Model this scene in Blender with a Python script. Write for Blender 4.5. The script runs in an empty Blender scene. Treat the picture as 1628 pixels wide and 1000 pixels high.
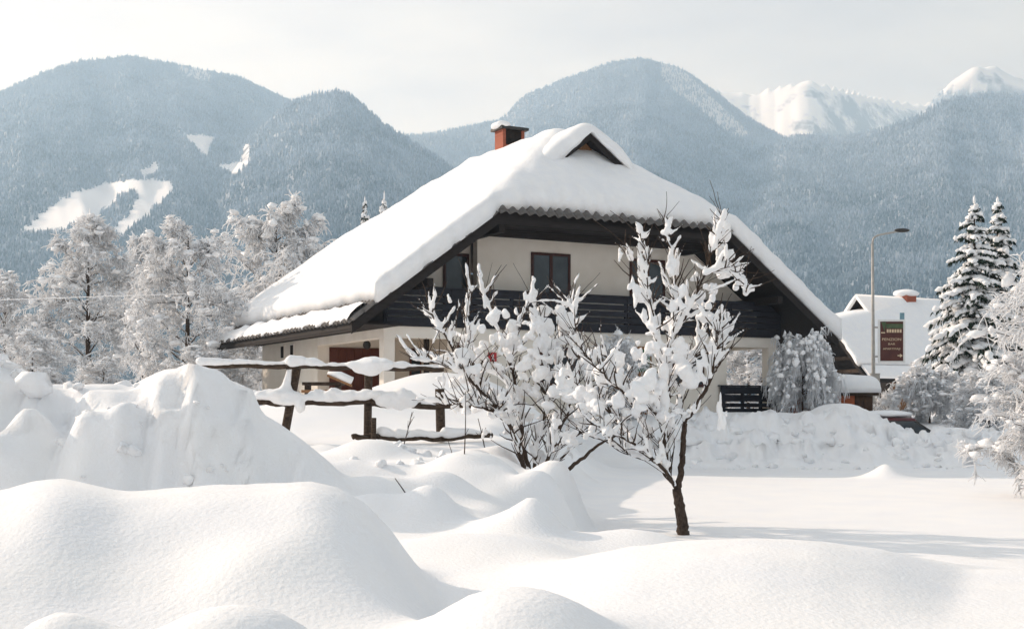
import bpy, math, random
import numpy as np
from mathutils import Vector, Matrix
random.seed(7); rng = np.random.default_rng(7)
R = math.radians
SC = bpy.context.scene
COL = SC.collection
F, CX, HY = 2050.0, 814.0, 650.0          # focal length, centre column and horizon row, in photograph pixels

# ------------------------------------------------------------------ camera, world, sun, exposure
cam = bpy.data.cameras.new('camera'); camo = bpy.data.objects.new('camera', cam); COL.objects.link(camo)
camo.location = (0, 0, 0); camo.rotation_euler = (R(90), 0, 0)
cam.sensor_width = 36; cam.lens = 36*F/1628; cam.shift_y = 150/1628
cam.clip_start = 0.1; cam.clip_end = 30000
SC.camera = camo
SUN_AZ = Vector((-0.89, 0.46, 0)).normalized(); SUN_EL = R(26)
sd = SUN_AZ*math.cos(SUN_EL) + Vector((0, 0, math.sin(SUN_EL)))
SKY_A, SKY_B = .36, 1.05
w = bpy.data.worlds.new('World'); SC.world = w; w.use_nodes = True
nt = w.node_tree; nt.nodes.clear()
N = nt.nodes.new; L = nt.links.new
out = N('ShaderNodeOutputWorld'); bg = N('ShaderNodeBackground')
sky = N('ShaderNodeTexSky'); sky.sky_type = 'NISHITA'; sky.sun_disc = False
sky.sun_elevation = SUN_EL; sky.sun_rotation = math.atan2(SUN_AZ.x, SUN_AZ.y); sky.dust_density = 2.0
tc = N('ShaderNodeTexCoord'); sep = N('ShaderNodeSeparateXYZ'); L(tc.outputs['Generated'], sep.inputs[0])
ad = N('ShaderNodeMath'); ad.operation = 'ADD'; ad.inputs[1].default_value = 0.22; ad.use_clamp = False
mx = N('ShaderNodeMath'); mx.operation = 'MAXIMUM'; mx.inputs[1].default_value = 0.0
L(sep.outputs['Z'], mx.inputs[0]); L(mx.outputs[0], ad.inputs[0])
dv = N('ShaderNodeVectorMath'); dv.operation = 'DIVIDE'
cb = N('ShaderNodeCombineXYZ')
for i in range(3): L(ad.outputs[0], cb.inputs[i])
L(tc.outputs['Generated'], dv.inputs[0]); L(cb.outputs[0], dv.inputs[1])
mp = N('ShaderNodeMapping'); mp.inputs['Scale'].default_value = (0.9, 1.6, 0.0); mp.inputs['Rotation'].default_value = (0, 0, R(25))
L(dv.outputs[0], mp.inputs[0])
nz = N('ShaderNodeTexNoise'); nz.inputs['Scale'].default_value = 1.9; nz.inputs['Detail'].default_value = 5; nz.inputs['Roughness'].default_value = 0.5
L(mp.outputs[0], nz.inputs['Vector'])
cr = N('ShaderNodeValToRGB')
cr.color_ramp.elements[0].position = 0.36; cr.color_ramp.elements[0].color = (0.80, 0.795, 0.84, 1)
cr.color_ramp.elements[1].position = 0.62; cr.color_ramp.elements[1].color = (1.06, 1.05, 1.025, 1)
L(nz.outputs['Fac'], cr.inputs[0])
sk = N('ShaderNodeVectorMath'); sk.operation = 'SCALE'; sk.inputs['Scale'].default_value = 0.10
L(sky.outputs[0], sk.inputs[0])
mixc = N('ShaderNodeMix'); mixc.data_type = 'RGBA'; mixc.inputs['Factor'].default_value = 0.86
# thin cloud is brighter towards the sun
dt = N('ShaderNodeVectorMath'); dt.operation = 'DOT_PRODUCT'; dt.inputs[1].default_value = tuple(sd); L(tc.outputs['Generated'], dt.inputs[0])
m1 = N('ShaderNodeMath'); m1.operation = 'MULTIPLY_ADD'; m1.inputs[1].default_value = .5; m1.inputs[2].default_value = .5; L(dt.outputs['Value'], m1.inputs[0])
m2 = N('ShaderNodeMath'); m2.operation = 'POWER'; m2.inputs[1].default_value = 2.4; L(m1.outputs[0], m2.inputs[0])
m3 = N('ShaderNodeMath'); m3.operation = 'MULTIPLY_ADD'; m3.inputs[1].default_value = SKY_B; m3.inputs[2].default_value = SKY_A; L(m2.outputs[0], m3.inputs[0])
cs = N('ShaderNodeVectorMath'); cs.operation = 'SCALE'; L(cr.outputs[0], cs.inputs[0]); L(m3.outputs[0], cs.inputs['Scale'])
L(sk.outputs[0], mixc.inputs['A']); L(cs.outputs[0], mixc.inputs['B'])
L(mixc.outputs['Result'], bg.inputs['Color']); bg.inputs['Strength'].default_value = 1.0
L(bg.outputs[0], out.inputs[0])
sl = bpy.data.lights.new('sun', 'SUN'); sl.energy = 4.6; sl.angle = R(1.0); sl.color = (1.0, 0.95, 0.88)
slo = bpy.data.objects.new('sun', sl); COL.objects.link(slo)
slo.rotation_euler = (-sd).to_track_quat('-Z', 'Y').to_euler(); slo.location = (-30, 20, 40)
vs = SC.view_settings; vs.view_transform = 'Standard'; vs.look = 'None'; vs.gamma = 1.0; vs.exposure = -0.05; vs.use_curve_mapping = False
SC.render.engine = 'CYCLES'; SC.cycles.use_denoising = True
SC.cycles.max_bounces = 9; SC.cycles.diffuse_bounces = 7; SC.cycles.volume_bounces = 2
try: SC.cycles.denoiser = 'OPENIMAGEDENOISE'
except Exception: pass

# ------------------------------------------------------------------ helpers
def at(px, py, Y): return Vector(((px-CX)/F*Y, Y, (HY-py)/F*Y))

def _h(ix, iy, iz=0):
    n = (ix.astype(np.int64)*374761393 + iy.astype(np.int64)*668265263 + np.asarray(iz).astype(np.int64)*2147483647) & 0xffffffff
    n = ((n ^ (n >> 13))*1274126177) & 0xffffffff
    return ((n ^ (n >> 16)) & 0xffff)/65535.0
def vnoise(x, y, z=None):
    x = np.asarray(x, float); y = np.asarray(y, float); z = np.zeros_like(x) if z is None else np.asarray(z, float)
    x, y, z = np.broadcast_arrays(x, y, z)
    ix, iy, iz = np.floor(x), np.floor(y), np.floor(z); fx, fy, fz = x-ix, y-iy, z-iz
    fx, fy, fz = [f*f*f*(f*(f*6-15)+10) for f in (fx, fy, fz)]
    r = 0
    for dz in (0, 1):
        wz = fz if dz else 1-fz
        for dy in (0, 1):
            wy = fy if dy else 1-fy
            for dx in (0, 1):
                wx = fx if dx else 1-fx
                r = r + wx*wy*wz*_h(ix+dx, iy+dy, iz+dz)
    return r*2-1
def fbm(x, y, z=None, o=4):
    r, a, f, t = 0, 1, 1, 0
    for i in range(o):
        r = r + a*vnoise(np.asarray(x)*f+17.3*i, np.asarray(y)*f-9.1*i, None if z is None else np.asarray(z)*f); t += a; a *= .5; f *= 2.03
    return r/t
def sst(a, b, x):
    t = np.clip((np.asarray(x, float)-a)/(b-a), 0, 1); return t*t*(3-2*t)

class G:
    """collects geometry of one mesh"""
    def __init__(s): s.V = []; s.F = []; s.n = 0
    def add(s, V, Fc):
        V = np.asarray(V, float); s.V.append(V)
        for f in Fc: s.F.append(tuple(int(i)+s.n for i in f))
        s.n += len(V)
    def box(s, x0, x1, y0, y1, z0, z1):
        V = [(x, y, z) for z in (z0, z1) for y in (y0, y1) for x in (x0, x1)]
        s.add(V, [(0, 2, 3, 1), (4, 5, 7, 6), (0, 1, 5, 4), (2, 6, 7, 3), (0, 4, 6, 2), (1, 3, 7, 5)])
        return s
    def obox(s, c, ax, ay, az):
        """box centred at c with half-axis vectors"""
        c, ax, ay, az = map(Vector, (c, ax, ay, az))
        V = [c+i*ax+j*ay+k*az for k in (-1, 1) for j in (-1, 1) for i in (-1, 1)]
        s.add([tuple(v) for v in V], [(0, 2, 3, 1), (4, 5, 7, 6), (0, 1, 5, 4), (2, 6, 7, 3), (0, 4, 6, 2), (1, 3, 7, 5)])
        return s
    def prism(s, poly, off):
        """polygon of 3D points swept by a vector"""
        n = len(poly); P = [Vector(p) for p in poly]; Q = [p+Vector(off) for p in P]
        s.add([tuple(p) for p in P+Q], [tuple(range(n)), tuple(range(2*n-1, n-1, -1))] + [(i, i+n, (i+1) % n+n, (i+1) % n) for i in range(n)])
        return s
    def tube(s, pts, rad, n=6, cap=True):
        P = np.asarray(pts, float); m = len(P)
        rad = np.broadcast_to(np.asarray(rad, float), (m,))
        T = np.gradient(P, axis=0); T /= np.linalg.norm(T, axis=1)[:, None]+1e-9
        up = np.where(np.abs(T[:, 2:3]) > .9, np.array([[1., 0, 0]]), np.array([[0., 0, 1]]))
        up = np.broadcast_to(up[m//2], (m, 3))
        A = np.cross(T, up); A /= np.linalg.norm(A, axis=1)[:, None]+1e-9
        B = np.cross(A, T)
        th = np.arange(n)*2*math.pi/n
        V = P[:, None, :] + rad[:, None, None]*(np.cos(th)[None, :, None]*A[:, None, :]+np.sin(th)[None, :, None]*B[:, None, :])
        Fc = [(i*n+j, i*n+(j+1) % n, (i+1)*n+(j+1) % n, (i+1)*n+j) for i in range(m-1) for j in range(n)]
        if cap: Fc += [tuple(range(n-1, -1, -1)), tuple((m-1)*n+j for j in range(n))]
        s.add(V.reshape(-1, 3), Fc); return s
    def blob(s, c, r, sub=2, amp=.25, seed=None, fr=1.3):
        V, Fc = ICO[sub]
        sd_ = rng.uniform(0, 100) if seed is None else seed
        d = 1+amp*fbm(V[:, 0]*fr+sd_, V[:, 1]*fr+sd_*.7, V[:, 2]*fr+sd_*1.3, 2)*1.6
        r = np.broadcast_to(np.asarray(r, float), (3,))
        s.add(np.asarray(c)+V*d[:, None]*r, Fc); return s
    def build(s, name, mat, parent=None, smooth=False, org=(0, 0, 0)):
        V = np.concatenate(s.V)-np.asarray(org) if s.V else np.zeros((0, 3))
        me = bpy.data.meshes.new(name); me.from_pydata(V.tolist(), [], s.F)
        if smooth: me.polygons.foreach_set('use_smooth', [True]*len(me.polygons))
        me.materials.append(mat); me.update()
        o = bpy.data.objects.new(name, me); COL.objects.link(o)
        if parent: o.parent = parent
        return o
def _ico():
    import bmesh
    r = {}
    for k in (1, 2, 3):
        bm = bmesh.new(); bmesh.ops.create_icosphere(bm, subdivisions=k, radius=1)
        bm.verts.ensure_lookup_table()
        r[k] = (np.array([v.co[:] for v in bm.verts]), [tuple(v.index for v in f.verts) for f in bm.faces]); bm.free()
    return r
ICO = _ico()
def npmesh(name, V, Fc, mat, parent=None, smooth=True):
    """fast mesh from arrays; Fc is (n,3) or (n,4)"""
    me = bpy.data.meshes.new(name); V = np.ascontiguousarray(V, np.float32); Fc = np.ascontiguousarray(Fc, np.int32); k = Fc.shape[1]
    me.vertices.add(len(V)); me.vertices.foreach_set('co', V.ravel())
    me.loops.add(Fc.size); me.loops.foreach_set('vertex_index', Fc.ravel())
    me.polygons.add(len(Fc)); me.polygons.foreach_set('loop_start', np.arange(0, Fc.size, k, dtype=np.int32))
    me.polygons.foreach_set('use_smooth', np.full(len(Fc), smooth, dtype=bool))
    me.update(calc_edges=True); me.materials.append(mat)
    o = bpy.data.objects.new(name, me); COL.objects.link(o)
    if parent: o.parent = parent
    return o
def tag(o, label=None, cat=None, group=None, kind=None):
    for k, v in (('label', label), ('category', cat), ('group', group), ('kind', kind)):
        if v: o[k] = v
    return o
def root(name, label, cat, loc=(0, 0, 0), rz=0, group=None):
    o = bpy.data.objects.new(name, None); COL.objects.link(o); o.location = loc; o.rotation_euler = (0, 0, rz)
    o.empty_display_size = .3
    return tag(o, label, cat, group)
def copy_tree(o, parent=None):
    c = o.copy(); COL.objects.link(c); c.parent = parent
    for ch in o.children: copy_tree(ch, c)
    return c
def grid_faces(nu, nv):
    i = np.arange((nu-1)*(nv-1)); a = (i//(nv-1))*nv + i % (nv-1)
    return np.stack([a, a+nv, a+nv+1, a+1], 1)

# ------------------------------------------------------------------ materials
def mat(name, col, rough=.7, col2=None, scale=5., detail=4, bump=0., bscale=None, spec=.3, stretch=None, island=0., lo=.35, hi=.65, metal=0.):
    m = bpy.data.materials.new(name); m.use_nodes = True; t = m.node_tree; b = t.nodes['Principled BSDF']
    b.inputs['Base Color'].default_value = (*col, 1); b.inputs['Roughness'].default_value = rough
    b.inputs['Specular IOR Level'].default_value = spec; b.inputs['Metallic'].default_value = metal
    co = t.nodes.new('ShaderNodeTexCoord'); vec = co.outputs['Object']
    if stretch:
        ma = t.nodes.new('ShaderNodeMapping'); ma.inputs['Scale'].default_value = stretch; t.links.new(vec, ma.inputs[0]); vec = ma.outputs[0]
    colo = None
    if col2:
        n = t.nodes.new('ShaderNodeTexNoise'); n.inputs['Scale'].default_value = scale; n.inputs['Detail'].default_value = detail; t.links.new(vec, n.inputs['Vector'])
        r = t.nodes.new('ShaderNodeValToRGB'); r.color_ramp.elements[0].position = lo; r.color_ramp.elements[1].position = hi
        r.color_ramp.elements[0].color = (*col, 1); r.color_ramp.elements[1].color = (*col2, 1)
        t.links.new(n.outputs['Fac'], r.inputs[0]); colo = r.outputs[0]
    if island and col2:
        g = t.nodes.new('ShaderNodeNewGeometry'); r2 = t.nodes.new('ShaderNodeMapRange'); r2.inputs['To Min'].default_value = 1-island; r2.inputs['To Max'].default_value = 1+island*.3
        t.links.new(g.outputs['Random Per Island'], r2.inputs['Value'])
        mm = t.nodes.new('ShaderNodeVectorMath'); mm.operation = 'SCALE'; t.links.new(colo, mm.inputs[0]); t.links.new(r2.outputs[0], mm.inputs['Scale']); colo = mm.outputs[0]
    if colo: t.links.new(colo, b.inputs['Base Color'])
    if bump:
        n2 = t.nodes.new('ShaderNodeTexNoise'); n2.inputs['Scale'].default_value = bscale or scale*3; n2.inputs['Detail'].default_value = 5; t.links.new(vec, n2.inputs['Vector'])
        bu = t.nodes.new('ShaderNodeBump'); bu.inputs['Strength'].default_value = bump; bu.inputs['Distance'].default_value = .02
        t.links.new(n2.outputs['Fac'], bu.inputs['Height']); t.links.new(bu.outputs[0], b.inputs['Normal'])
    return m
M = {}
M['snow'] = mat('snow', (.84, .85, .87), .55, (.88, .88, .88), 1.5, bump=.32, bscale=34, spec=.15)
M['snow_soft'] = mat('snow_soft', (.85, .86, .88), .6, (.89, .89, .89), 3, bump=.5, bscale=14, spec=.12)
M['wood_dark'] = mat('wood_dark', (.014, .011, .010), .75, (.030, .024, .022), 6, stretch=(.4, 4, 12), bump=.3, spec=.2)
M['wood_blue'] = mat('wood_blue', (.013, .013, .018), .65, (.026, .026, .034), 5, stretch=(.6, 6, 14), bump=.25, spec=.25)
M['wood_red'] = mat('wood_red', (.085, .022, .012), .6, (.13, .036, .018), 7, stretch=(8, 8, .6), bump=.2)
M['frame'] = mat('frame', (.040, .012, .010), .55, (.07, .02, .014), 9)
M['brown'] = mat('brown', (.20, .10, .045), .7, (.30, .16, .075), 7, stretch=(8, 8, .6), bump=.2)
M['plaster'] = mat('plaster', (.79, .725, .64), .9, (.86, .80, .72), 1.3, bump=.25, bscale=40, spec=.1)
M['plaster_edge'] = mat('plaster_edge', (.80, .74, .66), .9, (.87, .81, .74), 1.5, bump=.25, bscale=40, spec=.1)
M['tile'] = mat('tile', (.10, .095, .09), .8, (.17, .155, .145), 4, bump=.4)
M['glass'] = mat('glass', (.020, .028, .036), .12, (.05, .062, .072), 1.2, spec=.5)
M['soot'] = mat('soot', (.012, .011, .010), .9, (.03, .02, .015), 8)
M['metal'] = mat('metal', (.33, .32, .30), .5, (.42, .40, .37), 6, metal=.3)
M['dark_metal'] = mat('dark_metal', (.03, .03, .03), .5, (.06, .055, .05), 6)
M['bark'] = mat('bark', (.035, .022, .016), .9, (.085, .058, .042), 18, bump=.6, stretch=(3, 3, 1))
M['log'] = mat('log', (.030, .020, .014), .9, (.085, .058, .040), 9, bump=.6, stretch=(1, 4, 4))
M['frost'] = mat('frost', (.925, .935, .95), .8, (.95, .955, .965), .9, spec=.1, island=.08)
def glow_through(m, col, fac):
    t = m.node_tree; o_ = [n for n in t.nodes if n.type == 'OUTPUT_MATERIAL'][0]; tl = t.nodes.new('ShaderNodeBsdfTranslucent'); tl.inputs[0].default_value = (*col, 1)
    ms = t.nodes.new('ShaderNodeMixShader'); ms.inputs[0].default_value = fac; t.links.new(t.nodes['Principled BSDF'].outputs[0], ms.inputs[1]); t.links.new(tl.outputs[0], ms.inputs[2]); t.links.new(ms.outputs[0], o_.inputs[0])
glow_through(M['frost'], (.95, .96, .975), .5)
M['needles'] = mat('needles', (.012, .022, .014), .85, (.035, .05, .035), 5, bump=.6, spec=.1)
M['wood_brown'] = mat('wood_brown', (.045, .024, .013), .8, (.085, .045, .025), 5, bump=.3)
M['orange'] = mat('orange', (.34, .085, .03), .7, (.44, .13, .05), 5, bump=.3)
M['sign_brown'] = mat('sign_brown', (.075, .022, .018), .5, (.10, .032, .022), 3)
M['sign_green'] = mat('sign_green', (.05, .09, .04), .5, (.09, .12, .06), 5)
M['cream'] = mat('cream', (.62, .48, .32), .6, (.68, .54, .38), 5)
M['white_paint'] = mat('white_paint', (.72, .72, .70), .5, (.80, .79, .78), 5)
M['teal'] = mat('teal', (.14, .26, .32), .5, (.2, .34, .40), 5)
M['red_sign'] = mat('red_sign', (.42, .03, .04), .5, (.50, .045, .05), 5)
M['car_paint'] = mat('car_paint', (.075, .008, .012), .3, (.10, .012, .016), 4, spec=.5)
M['rubber'] = mat('rubber', (.015, .015, .015), .9, (.03, .03, .03), 8)
M['green_panel'] = mat('green_panel', (.03, .10, .05), .5, (.05, .14, .07), 5)
def brick_mat():
    m = bpy.data.materials.new('brick'); m.use_nodes = True; t = m.node_tree; b = t.nodes['Principled BSDF']; b.inputs['Roughness'].default_value = .85
    co = t.nodes.new('ShaderNodeTexCoord'); ma = t.nodes.new('ShaderNodeMapping'); ma.inputs['Rotation'].default_value = (R(90), 0, 0)
    t.links.new(co.outputs['Object'], ma.inputs[0])
    n = t.nodes.new('ShaderNodeTexBrick'); n.inputs['Scale'].default_value = 3.2; n.inputs['Color1'].default_value = (.36, .095, .05, 1); n.inputs['Color2'].default_value = (.28, .07, .035, 1)
    n.inputs['Mortar'].default_value = (.24, .12, .08, 1); n.inputs['Mortar Size'].default_value = .012; n.inputs['Row Height'].default_value = .22
    t.links.new(ma.outputs[0], n.inputs['Vector']); t.links.new(n.outputs['Color'], b.inputs['Base Color'])
    return m
M['brick'] = brick_mat()

# ------------------------------------------------------------------ snow ground
LEFTBANK = np.array([(-900, 640), (-400, 628), (-200, 610), (-60, 590), (0, 592), (40, 596), (75, 612), (110, 620), (165, 630), (205, 624), (222, 612), (238, 600), (270, 591), (300, 586), (330, 590), (365, 605), (396, 619), (405, 654), (430, 668), (470, 694), (520, 732), (570, 775), (640, 820), (800, 840), (900, 850)], float)
FOREL = np.array([(-900, 800), (-300, 800), (-100, 800), (0, 786), (60, 768), (100, 765), (150, 775), (190, 786), (240, 786), (330, 776), (420, 774), (490, 769), (535, 780), (580, 806), (620, 850), (655, 905), (690, 958), (740, 985), (900, 985)], float)
FORER = np.array([(600, 990), (700, 962), (800, 940), (900, 912), (1000, 886), (1100, 873), (1200, 868), (1300, 873), (1400, 892), (1500, 922), (1628, 962), (1800, 1000), (2500, 1010)], float)
_hr = np.random.default_rng(21); HUMP = []
for q in range(26):
    Yh_ = _hr.uniform(11.5, 20.5); ph_ = _hr.uniform(520, 900); HUMP.append((ph_, HY+F*(.95-.022*(Yh_-11)-_hr.uniform(.10, .26))/Yh_, Yh_, _hr.uniform(.28, .5), _hr.uniform(.3, .5), _hr.uniform(2.0, 2.8)))
def ground(x, y):
    x = np.asarray(x, float); y = np.asarray(y, float); yy = np.maximum(y, 2.5); px = CX+F*x/yy
    Rz = np.interp(y, [-300, -20, 0, 3, 5, 8, 9.5, 12, 15, 37.0, 37.6, 39.6, 42, 60, 200, 700, 6000], [-1.6, -1.5, -1.1, -1.0, -.97, -1.0, -1.2, -1.62, -1.7, -1.7, -1.5, -.42, -.34, -.2, -.1, 0, 0])
    Lz = np.interp(y, [-300, -20, 0, 3, 5, 8, 10, 14, 17, 21, 25, 30, 36, 60, 200, 700, 6000], [-1.6, -1.5, -1.1, -1.0, -.97, -1.05, -1.1, -.98, -.80, -.58, -.35, -.15, -.05, .0, 0, 0, 0])
    Lz = Lz+.75*sst(430, 250, px)*sst(18, 38, y)*(1-sst(70, 160, y))
    wr = sst(770, 960, px+25*vnoise(x*.8, y*.8))
    Rz = Rz-.42*sst(1365, 1425, px)*sst(37.8, 39.4, y)*(1-sst(45, 50, y))
    z = Lz*(1-wr)+Rz*wr
    far = 1-sst(60, 120, y)
    z = z+.05*fbm(x*.35, y*.35, o=3)*far*sst(2, 6, y)*(1-.55*wr)
    # hollow for the road beside the house
    z = z-.9*np.exp(-((x-13.0)/3.0)**2-((y-43.2)/1.5)**2)
    # shovelled bank in front of the house: lumps
    lump = np.maximum(0, fbm(x*1.5, y*1.5, o=3))*.50+np.maximum(0, vnoise(x*3.3+5, y*3.3))*.24+np.maximum(0, vnoise(x*6+5, y*4))*.10
    mk = sst(960, 1090, px)*sst(36.6, 38.2, y)*(1-sst(41.0, 42.5, y))
    z = z+(lump-.04)*mk
    def g(px0, py0, Y, hx, hy, p=2.0):
        X = (px0-CX)/F*Y; zt = (HY-py0)/F*Y
        d = (np.abs((x-X)/hx)**2+np.abs((y-Y)/hy)**2)**.5
        return zt, np.exp(-d**p)
    def raise_to(z, zt, wgt): return z+np.maximum(0, (zt-z))*wgt
    # high bank on the left
    n1 = vnoise(px*.012+3, y*0+1)*.35+vnoise(px*.035, y*0+4)*.14
    pj = px+10*vnoise(x*2, y*2)
    tb = (HY-np.interp(pj, LEFTBANK[:, 0], LEFTBANK[:, 1]))/F*12.9
    s = sst(11.55, 12.75, y+n1)*(1-sst(13.4, 18.5, y))
    s = s*sst(1.0, .0, np.clip((px-420)/500, 0, 1))
    z = raise_to(z, tb+.03*vnoise(x*2.5, y*2.5)+.16*(np.abs(vnoise(x*1.7+9, y*1.3))-.3)*(1-sst(230, 330, px)), s)
    # creases and broken lumps on its face
    face = sst(11.4, 12.1, y+n1)*(1-sst(12.5, 13.0, y+n1))*(1-sst(380, 430, px))
    z = z+face*(-.10*np.exp(-((px-105)/10)**2)-.07*np.exp(-((px-325)/8)**2)+.07*np.exp(-((px-200)/40)**2))
    for a in ((45, 648, 12.0, .30, .40, 2.4), (140, 655, 11.9, .28, .36, 2.4), (205, 640, 12.1, .20, .4, 2.4), (0, 690, 11.8, .4, .35, 2.6), (285, 650, 12.15, .22, .3, 2.4)):
        z = raise_to(z, *g(*a))
    # foreground mounds
    tl = (HY-np.interp(px, FOREL[:, 0], FOREL[:, 1]))/F*7.0
    s = sst(4.8, 6.8, y+.12*vnoise(x*1.2, y*.2))*(1-sst(7.3, 8.9, y))
    z = raise_to(z, tl, s)
    z = z+.075*np.exp(-((px-395)/95)**2-((y-5.75-.25*(px-395)/300)/.28)**2)
    tr = (HY-np.interp(px, FORER[:, 0], FORER[:, 1]))/F*7.2
    s = sst(5.0, 6.9, y+.2*vnoise(x*1.0+7, y*.2))*(1-sst(7.5, 9.6, y))
    z = raise_to(z, tr, s)
    for a in ((820, 936, 5.1, .42, .6, 2.4), (372, 962, 4.2, .40, .45, 2.4), (100, 975, 4.3, .3, .3, 2)):
        z = raise_to(z, *g(*a))
    # mounds between bank and shrub
    for a in ((590, 698, 17.0, .75, .9, 2.2), (660, 730, 16.0, .55, .5, 2.2), (745, 716, 15.2, .62, .6, 2.6), (690, 790, 12.4, .30, .35, 2.4), (600, 760, 13.5, .6, .8, 2), (845, 788, 11.0, .42, .55, 1.35), (760, 850, 9.6, .9, .7, 2),
              (886, 745, 18.6, .35, .35, 2.2), (1000, 842, 11.0, .9, .9, 2), (700, 592, 34, 2.6, 2.4, 2), (640, 622, 31, 2.6, 2.5, 2), (1335, 641, 41.6, 1.3, 1.2, 2.4), (1180, 655, 41.6, 3.5, 1.0, 2), (520, 632, 27, 2.0, 2.0, 2), (1408, 737, 31.5, .42, .5, 1.6), (1540, 672, 46, 2.4, 2.0, 2.2)):
        z = raise_to(z, *g(*a))
    for q in range(26):      # small humps round the fence and the shrub
        hx_ = HUMP[q]; z = raise_to(z, *g(*hx_))
    z = z+.014*fbm(x*1.7, y*1.7, o=4)*far*(1-.6*wr)+.006*fbm(x*7, y*7, o=3)*far*sst(2, 4, y)*(1-sst(14, 22, y))
    return z
def axis_x():
    c = np.arange(-16, 16.001, .075); k = 16*1.12**np.arange(1, 55); k = k[k < 5500]
    return np.concatenate([-k[::-1], c, k])
def axis_y():
    v = [1.0]
    while v[-1] < 52: v.append(v[-1]+.036+.0042*v[-1])
    k = 52*1.09**np.arange(1, 60); k = k[k < 6000]
    return np.concatenate([[-3000, -900, -300, -120, -50, -20, -8, -4, -2, -1, 0, .5], v, k])
gx, gy = axis_x(), axis_y()
GX, GY = np.meshgrid(gx, gy, indexing='ij')
GZ = ground(GX, GY)
_px = CX+F*GX/np.maximum(GY, 2.5)      # bulges and hollows on the steep faces, pushed out sideways
_f1 = sst(11.2, 11.8, GY)*(1-sst(12.8, 13.6, GY))*(1-sst(390, 430, _px))*sst(-1.0, -.6, GZ)
_f2 = sst(36.9, 37.8, GY)*(1-sst(40.5, 42, GY))*sst(960, 1090, _px)
GY = GY-_f1*.22*(np.abs(vnoise(GX*1.5+4, GZ*1.9, GY*.5))-.3)-_f1*.10*(np.abs(vnoise(GX*3.4+1, GZ*4))-.3)-_f1*.10*fbm(GX*2.1+4, GZ*2.6, GY*.6, 3)-_f1*.05*fbm(GX*7, GZ*7, None, 2)-_f2*.45*fbm(GX*1.9, GZ*2.4, GY*.7, 3)-_f2*.14*np.maximum(0, vnoise(GX*4.5, GZ*5, GY))
tag(npmesh('snow_ground', np.stack([GX, GY, GZ], -1).reshape(-1, 3), grid_faces(len(gx), len(gy)), M['snow']), kind='structure')
def gz(x, y): return float(ground(np.array([x]), np.array([y]))[0])

cl = G()
def clods(n, p0, p1, y0, y1, r0, r1):
    for _ in range(n):
        Yc = rng.uniform(y0, y1); px = rng.uniform(p0, p1); x = (px-CX)/F*Yc; q = r0+(r1-r0)*rng.random()**2.2
        cl.blob((x, Yc-.05, gz(x, Yc)-q*.05), (q*rng.uniform(.8, 1.5), q*rng.uniform(.8, 1.3), q*rng.uniform(.6, 1.0)), 2, .45, fr=1.9)
clods(26, -20, 400, 11.4, 12.2, .015, .06); clods(12, -20, 235, 12.7, 13.6, .04, .15); clods(75, 1070, 1545, 37.0, 40.2, .05, .24); clods(30, 1090, 1540, 36.2, 37.1, .03, .12); clods(24, 540, 760, 15, 20, .03, .09)
tag(cl.build('snow_clods', M['snow'], None, True), 'broken clods of shovelled snow lying on the banks', 'snow clods', kind='stuff')
# ------------------------------------------------------------------ mountains
MASS = [  # ridge distance, foot distance, ridge line in (column,row)
 (3700, 1200, [(-700, 330), (-400, 250), (-150, 190), (0, 145), (60, 118), (120, 97), (215, 88), (300, 105), (380, 120), (460, 158), (560, 215), (700, 300), (900, 420), (1100, 520), (3000, 640)]),
 (2900, 950, [(-700, 600), (100, 500), (250, 380), (330, 290), (400, 215), (455, 163), (500, 149), (535, 144), (565, 155), (600, 188), (640, 216), (690, 245), (800, 330), (1000, 450), (1200, 540), (3000, 640)]),
 (3950, 1400, [(-700, 600), (300, 420), (560, 262), (630, 214), (690, 213), (760, 197), (800, 188), (830, 152), (890, 127), (940, 108), (985, 96), (1020, 92), (1080, 106), (1130, 140), (1190, 186), (1260, 225), (1400, 300), (1700, 420), (3000, 640)]),
 (3300, 1150, [(-700, 640), (700, 560), (900, 420), (1100, 300), (1200, 240), (1270, 214), (1330, 216), (1400, 205), (1460, 183), (1500, 160), (1560, 146), (1628, 150), (1800, 120), (1950, 150), (2300, 260)]),
 (5500, 4000, [(-700, 640), (900, 420), (1000, 250), (1130, 138), (1180, 150), (1230, 140), (1285, 126), (1340, 140), (1400, 155), (1460, 165), (1480, 160), (1600, 200), (1900, 400), (2300, 600)]),
 (4500, 3350, [(-700, 640), (1200, 520), (1400, 260), (1460, 190), (1500, 135), (1530, 112), (1555, 98), (1600, 115), (1640, 132), (1750, 170), (1900, 230), (2300, 300)]),
]
mt = np.linspace(-.62, .62, 560); mY = 900*(6400/900)**np.linspace(0, 1, 330)
T_, Y_ = np.meshgrid(mt, mY, indexing='ij'); PX_ = CX+F*T_
MZ = np.full(T_.shape, -30.0); MI = np.zeros(T_.shape, int)
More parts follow.
